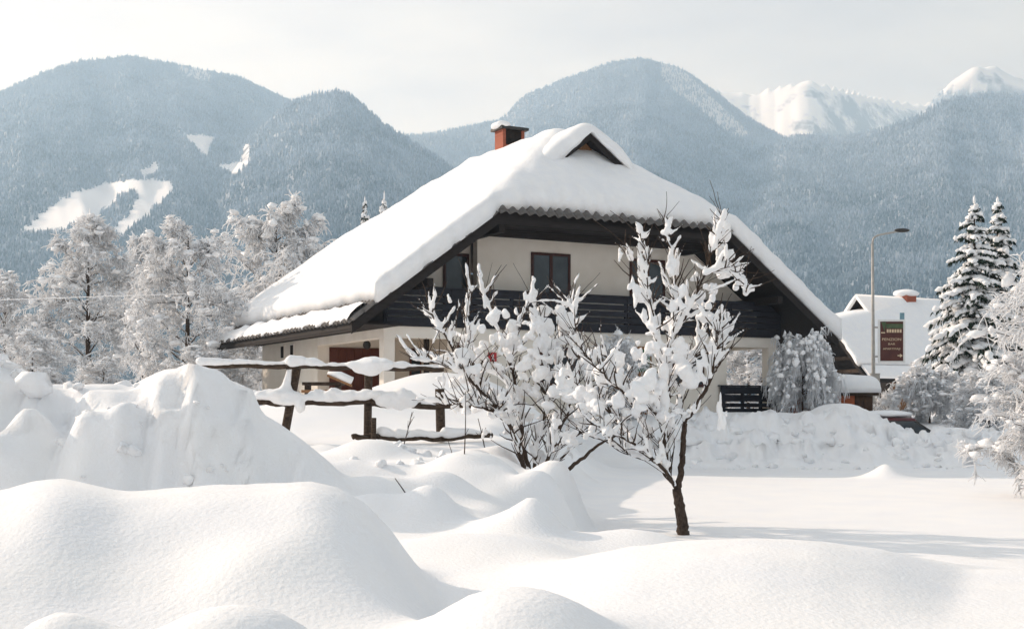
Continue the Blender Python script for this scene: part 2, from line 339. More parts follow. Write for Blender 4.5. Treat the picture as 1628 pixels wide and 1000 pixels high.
for k, (Yr, Y0, pts) in enumerate(MASS):
    p = np.array(pts, float)
    jag = 5*fbm(PX_*.02+k*31, Y_*0, o=4) + (7*np.abs(vnoise(PX_*.045+k, Y_*0)) if k >= 4 else 0)
    # smooth ridge line (three shifted lookups)
    py = sum(np.interp(PX_+d, p[:, 0], p[:, 1]) for d in (-9, -3, 3, 9))/4-jag*.35
    yr = Yr*(1+.07*fbm(PX_*.004+k*9, Y_*0, o=2))
    Zr = (HY-py)/F*yr
    s = (Y_-Y0)/(yr-Y0)
    spur = fbm(PX_*.009+k*7+Y_/1400, Y_/900-PX_*.002, o=4)
    z = Zr*np.where(s < 1, np.clip(s, 0, 1)**1.22, 1-1.3*(s-1))
    z = z*(1+.25*spur*np.clip(s, 0, 1)*np.clip(1-s, 0, 1)*2.2)
    if k >= 4: z = z+60*fbm(T_*Y_/260, Y_/260, o=4)*np.clip(s, 0, 1)*np.clip(1.0-s, 0, 1)*2.5
    z = np.where(s <= 0, -30, z)
    MI = np.where(z > MZ, k, MI); MZ = np.maximum(MZ, z)
m_rock = bpy.data.materials.new('mountain_snow'); m_rock.use_nodes = True
def rockmat(m):
    t = m.node_tree; b = t.nodes['Principled BSDF']; b.inputs['Roughness'].default_value = .8
    ge = t.nodes.new('ShaderNodeNewGeometry'); n = t.nodes.new('ShaderNodeTexNoise'); n.inputs['Scale'].default_value = .008; n.inputs['Detail'].default_value = 9; n.inputs['Roughness'].default_value = .65
    t.links.new(ge.outputs['Position'], n.inputs['Vector'])
    sp = t.nodes.new('ShaderNodeSeparateXYZ'); t.links.new(ge.outputs['Normal'], sp.inputs[0])
    ma = t.nodes.new('ShaderNodeMath'); ma.operation = 'MULTIPLY_ADD'; ma.inputs[1].default_value = .55; t.links.new(sp.outputs['Z'], ma.inputs[0]); t.links.new(n.outputs['Fac'], ma.inputs[2])
    r = t.nodes.new('ShaderNodeValToRGB'); r.color_ramp.elements[0].position = .72; r.color_ramp.elements[0].color = (.16, .17, .19, 1); r.color_ramp.elements[1].position = .84; r.color_ramp.elements[1].color = (.82, .83, .85, 1)
    t.links.new(ma.outputs[0], r.inputs[0])
    wa = t.nodes.new('ShaderNodeAttribute'); wa.attribute_name = 'wooded'; mxx = t.nodes.new('ShaderNodeMix'); mxx.data_type = 'RGBA'; mxx.inputs['B'].default_value = (.20, .24, .29, 1)
    wm = t.nodes.new('ShaderNodeMath'); wm.operation = 'MULTIPLY'; wm.inputs[1].default_value = .88; t.links.new(wa.outputs['Fac'], wm.inputs[0])
    t.links.new(wm.outputs[0], mxx.inputs['Factor']); t.links.new(r.outputs[0], mxx.inputs['A']); t.links.new(mxx.outputs['Result'], b.inputs['Base Color'])
rockmat(m_rock)
MO = npmesh('mountains', np.stack([T_*Y_, Y_, MZ], -1).reshape(-1, 3), grid_faces(*T_.shape), m_rock); tag(MO, kind='structure')

# forest on the slopes: one mass of conifers
def inpoly(px, py, poly):
    q_ = vnoise(px*.11, py*.11)*4+vnoise(px*.3+7, py*.3)*2.5; px = px+q_; py = py+q_*.6
    r = np.zeros(px.shape, bool); n = len(poly)
    for i in range(n):
        (x0, y0), (x1, y1) = poly[i], poly[(i+1) % n]
        c = ((y0 > py) != (y1 > py)) & (px < (x1-x0)*(py-y0)/((y1-y0) or 1e-9)+x0); r ^= c
    return r
CLEAR = [[(38, 366), (70, 338), (120, 305), (170, 289), (215, 284), (274, 287), (274, 302), (205, 300), (180, 316), (152, 350), (120, 354), (85, 363)],
 [(222, 300), (274, 300), (250, 320), (215, 352), (196, 370), (180, 368), (205, 340), (222, 318)],
 [(293, 213), (342, 216), (335, 234), (325, 244), (308, 226)], [(350, 263), (384, 256), (394, 228), (400, 232), (390, 262), (372, 273)], [(225, 270), (250, 258), (252, 266), (228, 280)]]
STREAK = [[(1045, 100), (1085, 110), (1195, 215), (1165, 218), (1105, 168), (1060, 140)], [(280, 105), (330, 110), (330, 130), (290, 122)]]
e_ = MZ/Y_; runmax = np.maximum.accumulate(e_, axis=1)
vis = e_ >= runmax-.0035
de = np.maximum(np.gradient(e_, axis=1), 0)+.00018
PYg = HY-F*e_
hgt = 10.5
lam = (mt[1]-mt[0])*de*Y_**2/(hgt*hgt*.36*.5)*2.3
lam = np.where(vis & (MZ > -5), lam, 0)
lam = np.where(MI == 4, 0, lam)
lam = np.where((MI == 5), lam*sst(140, 185, PYg+18*fbm(PX_*.03, PYg*.03)), lam)
for pl in STREAK: lam = np.where(inpoly(PX_, PYg, pl), lam*.30, lam)
lam = lam*(.80+.20*sst(-.35, .1, fbm(T_*Y_/190, Y_/190, o=3)))
wood_ = (lam > 0).astype(float)
for pl in STREAK: wood_ = np.where(inpoly(PX_, PYg, pl), .35, wood_)
for pl in CLEAR: wood_ = np.where(inpoly(PX_, PYg-3, pl) | inpoly(PX_+3, PYg, pl) | inpoly(PX_-3, PYg, pl), 0, wood_)
at_ = MO.data.attributes.new('wooded', 'FLOAT', 'POINT'); at_.data.foreach_set('value', wood_.ravel().astype(np.float32))
lam = np.clip(lam, 0, 14); cnt = rng.poisson(lam)
ii, jj = np.nonzero(cnt); rep = cnt[ii, jj]; ii = np.repeat(ii, rep); jj = np.repeat(jj, rep)
fi = np.clip(ii+rng.random(len(ii)), 0, len(mt)-1.001); fj = np.clip(jj+rng.random(len(jj))-.5, 0, len(mY)-1.001)
i0 = fi.astype(int); j0 = fj.astype(int); u = fi-i0; v = fj-j0
bil = lambda A: A[i0, j0]*(1-u)*(1-v)+A[i0+1, j0]*u*(1-v)+A[i0, j0+1]*(1-u)*v+A[i0+1, j0+1]*u*v
tY = bil(Y_); tX = bil(T_)*tY; tZ = bil(MZ)
tpx = CX+F*tX/tY; tpy = HY-F*tZ/tY
keep = np.ones(len(tX), bool)
for pl in CLEAR: keep &= ~(inpoly(tpx, tpy-2, pl) | inpoly(tpx, tpy-7, pl))
keep &= tpy < 640
tX, tY, tZ = tX[keep], tY[keep], tZ[keep]; nT = len(tX)
hh = hgt*rng.uniform(.55, 1.25, nT)*(1-.25*sst(700, 1300, tZ)); ww = hh*rng.uniform(.19, .28, nT)
th0 = rng.uniform(0, 6.28, nT)
ns = 5; rings = [(1.0, 0.02), (.62, .50)]
Vt = []
for (rr, zz) in rings:
    for k in range(ns):
        a = th0+k*2*math.pi/ns+(.6 if zz > .1 else 0)
        Vt.append(np.stack([tX+ww*rr*np.cos(a), tY+ww*rr*np.sin(a), tZ+hh*zz-1], 1))
    Vt.append(np.stack([tX+rng.normal(0, .2, nT), tY, tZ+hh*(.68 if zz < .1 else 1.0)], 1))
Vt = np.stack(Vt, 1); m_ = Vt.shape[1]
tri = []
for q in range(2):
    o_ = q*(ns+1)
    for k in range(ns): tri.append((o_+k, o_+(k+1) % ns, o_+ns))
Ft = (np.arange(nT)*m_)[:, None, None]+np.array(tri)[None]
def forestmat():
    m = bpy.data.materials.new('forest'); m.use_nodes = True; t = m.node_tree; b = t.nodes['Principled BSDF']; b.inputs['Roughness'].default_value = .9; b.inputs['Specular IOR Level'].default_value = .05
    ge = t.nodes.new('ShaderNodeNewGeometry'); n = t.nodes.new('ShaderNodeTexNoise'); n.inputs['Scale'].default_value = .005; n.inputs['Detail'].default_value = 9; n.inputs['Roughness'].default_value = .74
    t.links.new(ge.outputs['Position'], n.inputs['Vector'])
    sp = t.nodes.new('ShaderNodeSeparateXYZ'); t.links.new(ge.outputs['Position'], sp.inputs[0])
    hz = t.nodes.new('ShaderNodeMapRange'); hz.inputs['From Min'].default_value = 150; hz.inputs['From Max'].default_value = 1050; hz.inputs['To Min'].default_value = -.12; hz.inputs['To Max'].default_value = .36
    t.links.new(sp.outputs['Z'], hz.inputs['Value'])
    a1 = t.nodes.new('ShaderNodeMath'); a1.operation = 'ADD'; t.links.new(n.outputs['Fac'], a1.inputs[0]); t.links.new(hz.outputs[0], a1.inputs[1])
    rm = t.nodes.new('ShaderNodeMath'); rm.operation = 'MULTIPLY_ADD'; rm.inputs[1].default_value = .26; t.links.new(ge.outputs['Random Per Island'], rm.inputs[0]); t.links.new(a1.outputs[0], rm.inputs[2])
    r = t.nodes.new('ShaderNodeValToRGB'); r.color_ramp.elements[0].position = .42; r.color_ramp.elements[0].color = (.020, .038, .052, 1); r.color_ramp.elements[1].position = .88; r.color_ramp.elements[1].color = (.36, .43, .52, 1)  # blue of the distant haze is mixed into conifer and frost colours
    t.links.new(rm.outputs[0], r.inputs[0]); t.links.new(r.outputs[0], b.inputs['Base Color']); return m
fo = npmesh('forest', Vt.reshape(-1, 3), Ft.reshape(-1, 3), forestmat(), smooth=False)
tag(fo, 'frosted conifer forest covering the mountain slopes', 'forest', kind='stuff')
print('forest trees', nT)

# ------------------------------------------------------------------ the big house
class Roof:
    """half-hipped roof over local rectangle; a across the gable, b along the ridge"""
    def __init__(s, a0, a1, b0, b1, ze, sl, zh, hs):
        s.a0, s.a1, s.b0, s.b1, s.ze, s.sl, s.zh, s.hs = a0, a1, b0, b1, ze, sl, zh, hs
        s.ac = (a0+a1)/2; s.zr = ze+sl*(s.ac-a0); s.ah = a0+(zh-ze)/sl; s.ah2 = a1-(zh-ze)/sl; s.bh = b0+(s.zr-zh)/hs; s.bh2 = b1-(s.zr-zh)/hs
    def z(s, a, b):
        zs = s.ze+s.sl*np.minimum(a-s.a0, s.a1-a)
        return np.minimum(zs, np.minimum(s.zh+s.hs*(b-s.b0), s.zh+s.hs*(s.b1-b)))
    def zp(s, a, b): return s.ze+s.sl*min(a-s.a0, s.a1-a)
    def planes(s, root_, mat_, th=.2, org=(0, 0, 0)):
        off = (0, 0, -th); res = []
        Lp = [(s.a0, s.b0), (s.ah, s.b0), (s.ac, s.bh), (s.ac, s.bh2), (s.ah, s.b1), (s.a0, s.b1)]
        Rp = [(s.a1, s.b1), (s.ah2, s.b1), (s.ac, s.bh2), (s.ac, s.bh), (s.ah2, s.b0), (s.a1, s.b0)]
        for pl in (Lp, Rp):
            res.append(G().prism([(a, b, s.zp(a, b)) for a, b in pl], off).build('roof_slope', mat_, root_, org=org))
        res.append(G().prism([(s.ah, s.b0, s.zh), (s.ah2, s.b0, s.zh), (s.ac, s.bh, s.zr)], off).build('roof_hip', mat_, root_, org=org))
        res.append(G().prism([(s.ah2, s.b1, s.zh), (s.ah, s.b1, s.zh), (s.ac, s.bh2, s.zr)], off).build('roof_hip', mat_, root_, org=org))
        return res
    def snow(s, a0, a1, bf, bfh, b1, T, R_=.55, Rf=.9, na=150, nb=120, nz=.05, seed=0):
        """closed blanket: edges at a0,a1; front edge bf on the rakes, bfh on the hip"""
        u = np.linspace(0, 1, na); v = np.linspace(0, 1, nb)
        u = u-.06*np.sin(2*math.pi*u)*0; U, V = np.meshgrid(u, v, indexing='ij')
        wob = .06*vnoise(V*22+seed, V*0+seed)
        A = a0+wob*(1-U)+U*(a1-a0)
        hw = sst(s.ah-.35, s.ah+.15, A)*(1-sst(s.ah2-.15, s.ah2+.35, A))
        B0 = bf+(bfh-bf)*hw+.06*vnoise(A*1.7+seed, A*0+3)+.045*vnoise(A*4.3+seed, A*0+8)
        B = B0+V*(b1-B0)
        # softened roof form
        acc = 0
        offs = [(-.55, 0), (.55, 0), (0, -.55), (0, .55), (0, 0), (-.3, -.3), (.3, .3), (-.3, .3), (.3, -.3)]
        for da, db in offs: acc = acc+s.z(np.clip(A+da, s.a0, s.a1), np.clip(B+db, s.b0, s.b1))
        base = s.z(A, B); soft = np.maximum(acc/len(offs), base-.35)
        d = np.minimum(np.minimum(A-a0-wob, a1-A)/R_, np.minimum((B-B0)/Rf, (b1-B)/R_)); d = np.clip(d, 0, 1)
        rd = np.sqrt(np.clip(1-(1-d)**2, 0, 1))
        ea = np.exp(-(np.minimum(A-a0-wob, a1-A)/.7)**2); eb = np.exp(-((B-B0)/.6)**2); blunt = np.clip(.34+.44*np.maximum(ea, eb*(1-.6*hw)), 0, 1)
        th = T*(blunt+(1-blunt)*rd)+nz*fbm(A*.8+seed, B*.8, o=3)*rd
        top = np.maximum(soft+th, base+.12)
        bot = base+.015
        V1 = np.stack([A, B, top], -1).reshape(-1, 3); V2 = np.stack([A, B, bot], -1).reshape(-1, 3); n = na*nb
        f = grid_faces(na, nb); idx = np.arange(n).reshape(na, nb)
        per = np.concatenate([idx[:, 0], idx[-1, 1:], idx[::-1, -1][1:], idx[0, ::-1][1:-1]]); nx = np.roll(per, -1)
        side = np.stack([per, per+n, nx+n, nx], 1)
        return np.concatenate([V1, V2]), np.concatenate([f[:, ::1], f[:, ::-1]+n, side])
Z0 = -.4
HOUSE = root('alpine_house', 'large chalet with deep snow on its half-hipped roof and dark balcony', 'house', (-3.88, 39, Z0), R(28))
O = (0, 0, Z0)
rf = Roof(-1.6, 16.6, -1.5, 13.2, 2.5, .73, 6.0, .80)
def hp(name, g, m, parent=HOUSE, smooth=False): return g.build(name, m, parent, smooth, O)
slopes = rf.planes(HOUSE, M['wood_dark'], .2, O)
V_, F_ = rf.snow(-.85, 16.72, -1.62, -1.40, 13.15, .80, R_=.6, Rf=.8, nz=.14)
V_[:, 2] -= Z0
npmesh('roof_snow', V_, F_, M['snow_soft'], HOUSE)
# strip of snow left on the lowest tiles of the near eave
nb = 140; bb = np.linspace(-1.42, 13.05, nb); prof = [(-1.66, .02), (-1.67, .10), (-1.58, .19), (-1.4, .23), (-1.2, .22), (-1.08, .13), (-1.04, .03)]
Vs = []
for q, (a, t) in enumerate(prof):
    aa = a+.05*vnoise(bb*1.9+q*.15, bb*0+2)+.05*vnoise(bb*6, bb*0+q*.1)*(1 if q < 2 else .4)
    Vs.append(np.stack([aa, bb, 2.5+.73*(aa+1.6)+.05+t*(1+.3*vnoise(bb*2.2, bb*0+9))-Z0], 1))
Vs = np.stack(Vs, 0); k_ = len(prof)
f_ = grid_faces(k_, nb); lo = np.stack([np.arange(nb-1), np.arange(1, nb), (k_-1)*nb+np.arange(1, nb), (k_-1)*nb+np.arange(nb-1)], 1)
npmesh('eave_snow', Vs.reshape(-1, 3), np.concatenate([f_, lo]), M['snow_soft'], HOUSE)
# tiles that show at the eave and at the edge of the hip
def tile_mesh():
    g = G(); n = 9; ys = np.linspace(-.17, .17, n); zz = .045*np.cos(ys/.17*math.pi*.95)
    V = []
    for x in (0, .46):
        for dz in (0, -.022):
            for y, z in zip(ys, zz): V.append((x, y, z+dz+.05+(.0 if x == 0 else .02)))
    q = lambda r, i: r*n+i
    Fc = []
    for i in range(n-1):
        Fc += [(q(0, i), q(2, i), q(2, i+1), q(0, i+1)), (q(1, i), q(1, i+1), q(3, i+1), q(3, i)), (q(0, i), q(0, i+1), q(1, i+1), q(1, i)), (q(2, i), q(3, i), q(3, i+1), q(2, i+1))]
    Fc += [(q(0, 0), q(1, 0), q(3, 0), q(2, 0)), (q(0, n-1), q(2, n-1), q(3, n-1), q(1, n-1))]
    g.add(V, Fc); return g
al = math.atan(.73); ah_ = math.atan(.80)
t0 = tile_mesh().build('roof_tile', M['tile'], slopes[0], True); first = True
def put_tile(parent, loc, rot):
    global first
    o = t0 if first else t0.copy()
    if not first: COL.objects.link(o)
    first = False
    o.parent = parent; o.location = loc; o.rotation_euler = rot
for row in range(3):
    for i in range(43):
        b = -1.32+i*.338; a = -1.68+row*.33
        put_tile(slopes[0], (a, b, 2.5+.73*(a+1.6)+.02+random.uniform(-.008, .008)-Z0), (0, -al, random.uniform(-.02, .02)))
for i in range(26):
    a = rf.ah+.12+i*.338; b = -1.62
    put_tile(slopes[2], (a, b, 6.0+.80*(b+1.5)+.02+random.uniform(-.006, .006)-Z0), (0, -ah_, R(90)+random.uniform(-.02, .02)))
for i in range(13):   # verge tiles down the left rake
    a = -1.6+i*.36; put_tile(slopes[0], (a, -1.44, 2.5+.73*(a+1.6)+.02-Z0), (0, -al, 0))
# barge boards, fascia, rafters and purlins
def slopeboard(a_0, a_1, b, th, dz0, dz1, left=True):
    s = (lambda a: rf.ze+rf.sl*(a-rf.a0)) if left else (lambda a: rf.ze+rf.sl*(rf.a1-a))
    return G().prism([(a_0, b, s(a_0)+dz1), (a_1, b, s(a_1)+dz1), (a_1, b, s(a_1)+dz0), (a_0, b, s(a_0)+dz0)], (0, th, 0))
hp('barge_board', slopeboard(-1.62, rf.ah, -1.54, .05, -.34, -.03), M['wood_dark'])
hp('barge_board', slopeboard(rf.ah2, 16.62, -1.54, .05, -.34, -.03, False), M['wood_dark'])
hp('fascia', G().box(rf.ah-.05, rf.ah2+.05, -1.50, -1.45, 5.62, 5.96), M['wood_dark'])
hp('fascia', G().box(-1.58, -1.54, -1.48, 13.2, 2.24, 2.40), M['wood_dark'])
for i in range(5): hp('soffit_board', G().box(3.3, 11.7, -1.44+i*.48, -1.44+i*.48+.465, 5.60+.02*(i % 2), 5.66+.02*(i % 2)), M['wood_dark'])
hp('soffit_beam', G().box(3.0, 12.0, -.35, -.1, 5.42, 5.60), M['wood_dark'])
for a, z in ((.9, 3.95), (14.1, 3.95), (3.3, 5.7), (11.7, 5.7)): hp('purlin', G().box(a-.1, a+.1, -1.42, 2.2, z-.32, z-.08), M['wood_dark'])
# gablet at the end of the ridge
hp('gablet_wall', G().prism([(5.5, .80, 7.3), (9.5, .80, 7.3), (7.5, .80, 9.02)], (0, .1, 0)), M['brown'])
for sgn in (-1, 1):
    e = 7.5+sgn*2.1; zt = lambda a: 9.16-.73*abs(a-7.5)
    hp('gablet_roof', G().prism([(7.5, .35, 9.16), (e, .35, zt(e)), (e, 3.4, zt(e)), (7.5, 3.4, 9.16)], (0, 0, -.12)), M['wood_dark'])
    hp('gablet_board', G().prism([(7.5, .30, 9.14), (e, .30, zt(e)-.02), (e, .30, zt(e)-.26), (7.5, .30, 8.90)], (0, .05, 0)), M['wood_dark'])
def gablet_snow():
    na, nb = 60, 46; u = np.linspace(-1, 1, na); v = np.linspace(0, 1, nb); U, Vv = np.meshgrid(u, v, indexing='ij')
    A = 7.5+U*2.35; Bf = .22+.06*vnoise(U*5, U*0)-.10*np.exp(-((U-.45)/.25)**2); B = Bf+Vv*(4.6-Bf)
    base = 9.17-.73*np.sqrt((A-7.5)**2+.0*A); soft = 9.17-.73*np.sqrt((A-7.5)**2+.10)
    d = np.clip((B-Bf)/.5, 0, 1); rd = np.sqrt(1-(1-d)**2)
    edge = np.sqrt(np.clip(1-np.abs(U)**2.6, 0, 1))
    th = .60*(.25+.75*rd)*(.15+.85*edge)*(1-.75*sst(.55, 1, Vv))+.12*np.exp(-((U-.5)/.18)**2)*rd*(1-Vv)+.03*fbm(A*2, B*2, o=2)
    fr_ = np.exp(-((B-Bf)/.10)**2)
    bot = base+.01-fr_*(.26*np.exp(-((U+.62)/.30)**2)+.05*(1+vnoise(U*9, U*0))+.10*np.exp(-((U-.75)/.2)**2)); top = np.maximum(soft+th, base+.04)
    n = na*nb; V1 = np.stack([A, B, top], -1).reshape(-1, 3); V2 = np.stack([A, B, bot], -1).reshape(-1, 3)
    f = grid_faces(na, nb); idx = np.arange(n).reshape(na, nb)
    per = np.concatenate([idx[:, 0], idx[-1, 1:], idx[::-1, -1][1:], idx[0, ::-1][1:-1]]); nx = np.roll(per, -1)
    Vx = np.concatenate([V1, V2]); Vx[:, 2] -= Z0
    return npmesh('gablet_snow', Vx, np.concatenate([f, f[:, ::-1]+n, np.stack([per, per+n, nx+n, nx], 1)]), M['snow_soft'], HOUSE)
gablet_snow()
# upper storey walls
def wall_under_roof(a_0, a_1, b, th, z0, z1):
    top = lambda a: min(z1, rf.zp(a, b)-.22)
    pts = [a_0]+[a for a in (rf.a0+(z1+.22-rf.ze)/rf.sl, rf.a1-(z1+.22-rf.ze)/rf.sl) if a_0 < a < a_1]+[a_1]
    poly = [(a_0, b, z0), (a_1, b, z0)]+[(a, b, top(a)) for a in reversed(pts)]
    return G().prism(poly, (0, th, 0))
hp('upper_wall', wall_under_roof(3.66, 15.0, 1.0, .3, 2.6, 5.62), M['plaster'])
hp('upper_wall', wall_under_roof(-.2, 3.72, 1.62, .3, 2.6, 5.62), M['plaster'])
hp('gable_boarding', G().prism([(3.3, .96, 5.62), (11.7, .96, 5.62), (11.3, .96, 5.9), (3.7, .96, 5.9)], (0, .08, 0)), M['wood_dark'])
def window(a_0, a_1, b, z0, z1, leaves=2, fm='frame', fr=.09):
    f = G()
    f.box(a_0, a_0+fr, b-.03, b+.05, z0, z1); f.box(a_1-fr, a_1, b-.03, b+.05, z0, z1)
    f.box(a_0+fr, a_1-fr, b-.03, b+.05, z1-fr, z1); f.box(a_0+fr, a_1-fr, b-.03, b+.05, z0, z0+fr)
    wd = (a_1-a_0-fr*2)/leaves
    for i in range(1, leaves): f.box(a_0+fr+i*wd-.06, a_0+fr+i*wd+.06, b-.025, b+.05, z0+fr, z1-fr)
    wi = hp('window', f, M[fm])
    for i in range(leaves):
        x0 = a_0+fr+i*wd+(.06 if i else 0); x1 = a_0+fr+(i+1)*wd-(.06 if i < leaves-1 else 0)
        G().box(x0, x1, b-.005, b+.02, z0+fr, z1-fr).build('pane', M['glass'], wi, org=O)
    return wi
window(5.63, 7.12, .97, 2.85, 5.17); window(9.5, 10.95, .97, 2.85, 5.17); window(2.72, 3.64, 1.58, 2.85, 5.05, 1)
# balcony
hp('balcony_floor', G().box(.0, 15.2, .05, 1.6, 2.60, 2.78), M['wood_dark'])
bz = [(2.53, 2.80), (2.835, 3.015), (3.05, 3.23), (3.265, 3.445), (3.48, 3.70)]
bays = np.linspace(.05, 15.2, 8)
for i in range(7):
    for (z0, z1) in bz:
        hp('balcony_board', G().box(bays[i]+.004, bays[i+1]-.004, -.10+random.uniform(-.006, .006), -.06, z0, z1), M['wood_blue'])
for i in range(8):
    hp('balcony_post', G().box(bays[i]-.05, bays[i]+.05, -.055, .045, 2.5, 3.72), M['wood_blue'])
for (z0, z1) in bz: hp('balcony_board', G().box(-.02, .03, -.05, 1.6, z0, z1), M['wood_blue'])
hp('hand_rail', G().box(-.02, 15.3, -.14, .02, 3.705, 3.755), M['wood_blue'])
hp('side_boarding', G().prism([(-1.3, -.02, 2.50), (.0, -.02, 2.50), (.0, -.02, 3.35), (-1.3, -.02, 2.50)][:3]+[], (0, .06, 0)), M['wood_dark'])
for i in range(9): hp('soffit_board', G().box(-1.5, .02, -1.4+i*1.62, -1.4+(i+1)*1.62-.01, 2.44, 2.49), M['wood_dark'])
# ground floor
hp('beam', G().box(0, 15.1, 0, .36, 2.17, 2.52), M['plaster_edge'])
hp('beam', G().box(0, .36, .36, 6.0, 2.17, 2.52), M['plaster_edge'])
hp('beam', G().box(14.74, 15.1, .36, 5.0, 2.17, 2.52), M['plaster_edge'])
for a_0, b_0 in ((0, 0), (14.74, 0), (14.74, 4.2)): hp('pillar', G().box(a_0, a_0+.36, b_0, b_0+.36, -.4, 2.17), M['plaster_edge'])
hp('porch_ceiling', G().box(.36, 14.74, .36, 6.0, 2.40, 2.50), M['plaster'])
hp('side_wall', G().box(0, .40, 5.95, 12.3, -.4, 2.50), M['plaster'])
hp('back_wall', wall_under_roof(.40, 15.0, 12.0, .3, -.4, 5.6), M['plaster'])
hp('porch_wall', G().box(.40, 4.6, 5.95, 6.25, -.4, 2.40), M['plaster'])
hp('porch_wall', G().box(4.3, 4.6, .36, 5.95, -.4, 2.40), M['plaster'])
hp('front_wall', G().box(2.28, 12.9, .02, .34, -.4, 2.17), M['plaster'])
hp('inner_wall', G().box(12.6, 12.9, .36, 12.0, -.4, 2.40), M['plaster'])
door = hp('wooden_door', G().box(.42, 2.78, 5.86, 5.94, -.4, 2.12), M['wood_red'])
for i in range(8): G().box(.44+i*.292, .44+i*.292+.28, 5.835, 5.858, -.35, 2.08).build('plank', M['wood_red'], door, org=O)
wi = hp('window', G().box(3.42, 3.86, 5.88, 5.94, .5, 2.15), M['wood_red']); G().box(3.48, 3.80, 5.86, 5.879, .58, 2.08).build('pane', M['glass'], wi, org=O)
hp('porch_post', G().box(1.78, 1.92, .9, 1.04, -.4, 2.40), M['wood_dark'])
wi = hp('window', G().box(2.46, 2.74, -.02, .03, 1.72, 2.06), M['frame']); G().box(2.5, 2.7, -.035, -.02, 1.76, 2.02).build('pane', M['glass'], wi, org=O)
dr = hp('front_door', G().box(8.72, 9.72, -.03, .04, -.3, 2.1), M['brown']); G().box(8.80, 9.64, -.05, -.031, 1.25, 2.0).build('pane', M['green_panel'], dr, org=O)
window(5.4, 6.9, -.01, .75, 2.0)
window(10.6, 11.9, -.01, .75, 2.0)
def slit(b):
    f = hp('window', G().box(-.03, .02, b-.24, b+.24, 1.84, 2.36), M['plaster_edge']); G().box(-.045, -.03, b-.16, b+.13, 1.88, 2.30).build('pane', M['soot'], f, org=O)
slit(9.75); slit(8.65)
lamp = G(); lamp.blob((1.55, 5.3, 2.2), (.14, .14, .16), 2, 0); hp('porch_lamp', lamp, M['dark_metal'], smooth=True)
# house number plate
hn = hp('house_number', G().box(3.55, 3.83, -.03, .018, 1.50, 1.78), M['red_sign'])
d1 = G(); d1.box(3.68, 3.72, -.042, -.031, 1.55, 1.73); d1.box(3.64, 3.679, -.042, -.031, 1.66, 1.69); d1.box(3.64, 3.76, -.040, -.0305, 1.545, 1.57)
d1.build('digit', M['white_paint'], hn, org=O)
# slatted balustrade of the right-hand porch
for i, (z0, z1) in enumerate([(.52, .78), (.26, .50), (.06, .20), (-.12, .02), (-.34, -.18)]):
    hp('balustrade_board', G().box(12.55, 15.2, -.12, -.07, z0, z1), M['wood_blue'])
for a in (12.7, 13.55, 14.35, 15.05): hp('balustrade_post', G().box(a-.06, a+.06, -.065, -.003, -.45, .80), M['wood_blue'])
hp('hand_rail', G().box(12.5, 15.25, -.15, .0, .785, .83), M['wood_blue'])
# chimney
ch = hp('chimney', G().box(7.05, 7.95, 5.7, 6.35, 8.2, 9.72), M['brick'])
for a in (7.05, 7.83):
    for b in (5.7, 6.23): G().box(a, a+.12, b, b+.12, 9.72, 10.28).build('pier', M['brick'], ch, org=O)
G().box(7.05, 7.17, 5.82, 6.23, 9.72, 10.28).build('side_panel', M['brick'], ch, org=O)
G().box(7.17, 7.83, 5.74, 6.31, 9.70, 10.26).build('flue', M['soot'], ch, org=O)
G().box(6.93, 8.07, 5.58, 6.47, 10.28, 10.38).build('cap', M['dark_metal'], ch, org=O)
G().blob((7.10, 6.0, 10.44), (.30, .50, .17), 3, .15).build('cap_snow', M['snow_soft'], ch, True, O)

# ------------------------------------------------------------------ neighbouring house
NZ = -.3
NB = root('neighbour_house', 'smaller snow-covered house behind the lamp post with timber gable coloured dark for its shade', 'house', (19.7, 70, NZ), math.atan2(-.87, .5))
ON = (0, 0, NZ)
nrf = Roof(-8.8, 0, -.7, 16, 1.7, 1.09, 4.6, .2)
nrf.planes(NB, M['wood_dark'], .25, ON)
V_, F_ = nrf.snow(-8.7, -.55, -.68, -.5, 15.9, .42, na=80, nb=80, seed=5); V_[:, 2] -= NZ
npmesh('roof_snow', V_, F_, M['snow_soft'], NB)
G().prism([(-.52, -.5, 1.7+1.09*.52+.03), (.12, -.5, 1.66), (.16, -.5, 1.80), (-.08, -.5, 2.06), (-.42, -.5, 2.40)], (0, 16.4, 0)).build('eave_snow', M['snow_soft'], NB, org=ON)
G().prism([(-8.2, 1.6, -.3), (-.6, 1.6, -.3), (-.6, 1.6, 2.0), (-2.9, 1.6, 4.5), (-5.9, 1.6, 4.5), (-8.2, 1.6, 2.0)], (0, .2, 0)).build('gable_wall', M['wood_dark'], NB, org=ON)  # near-black wood: the shadow over this gable is put into its colour
G().box(-.9, -.7, 1.8, 15, -.3, 2.1).build('side_wall', M['brown'], NB, org=ON)
for b in (3.5, 6.5, 9.5): G().box(-.69, -.64, b-.5, b+.5, .4, 1.4).build('window', M['soot'], NB, org=ON)
for a in (-2.0, -4.2): G().box(a-.6, a+.6, 1.52, 1.59, .3, 1.7).build('window', M['soot'], NB, org=ON)
G().box(-8.0, -.8, 1.25, 1.6, 2.05, 2.25).build('balcony_beam', M['log'], NB, org=ON)
G().box(-7.4, -1.4, 1.35, 1.6, 2.8, 3.0).build('balcony_beam', M['log'], NB, org=ON)
G().prism([(-5.6, 3.5, 5.2), (-3.2, 3.5, 5.2), (-4.4, 3.5, 6.36)], (0, .1, 0)).build('gablet_wall', M['wood_brown'], NB, org=ON)
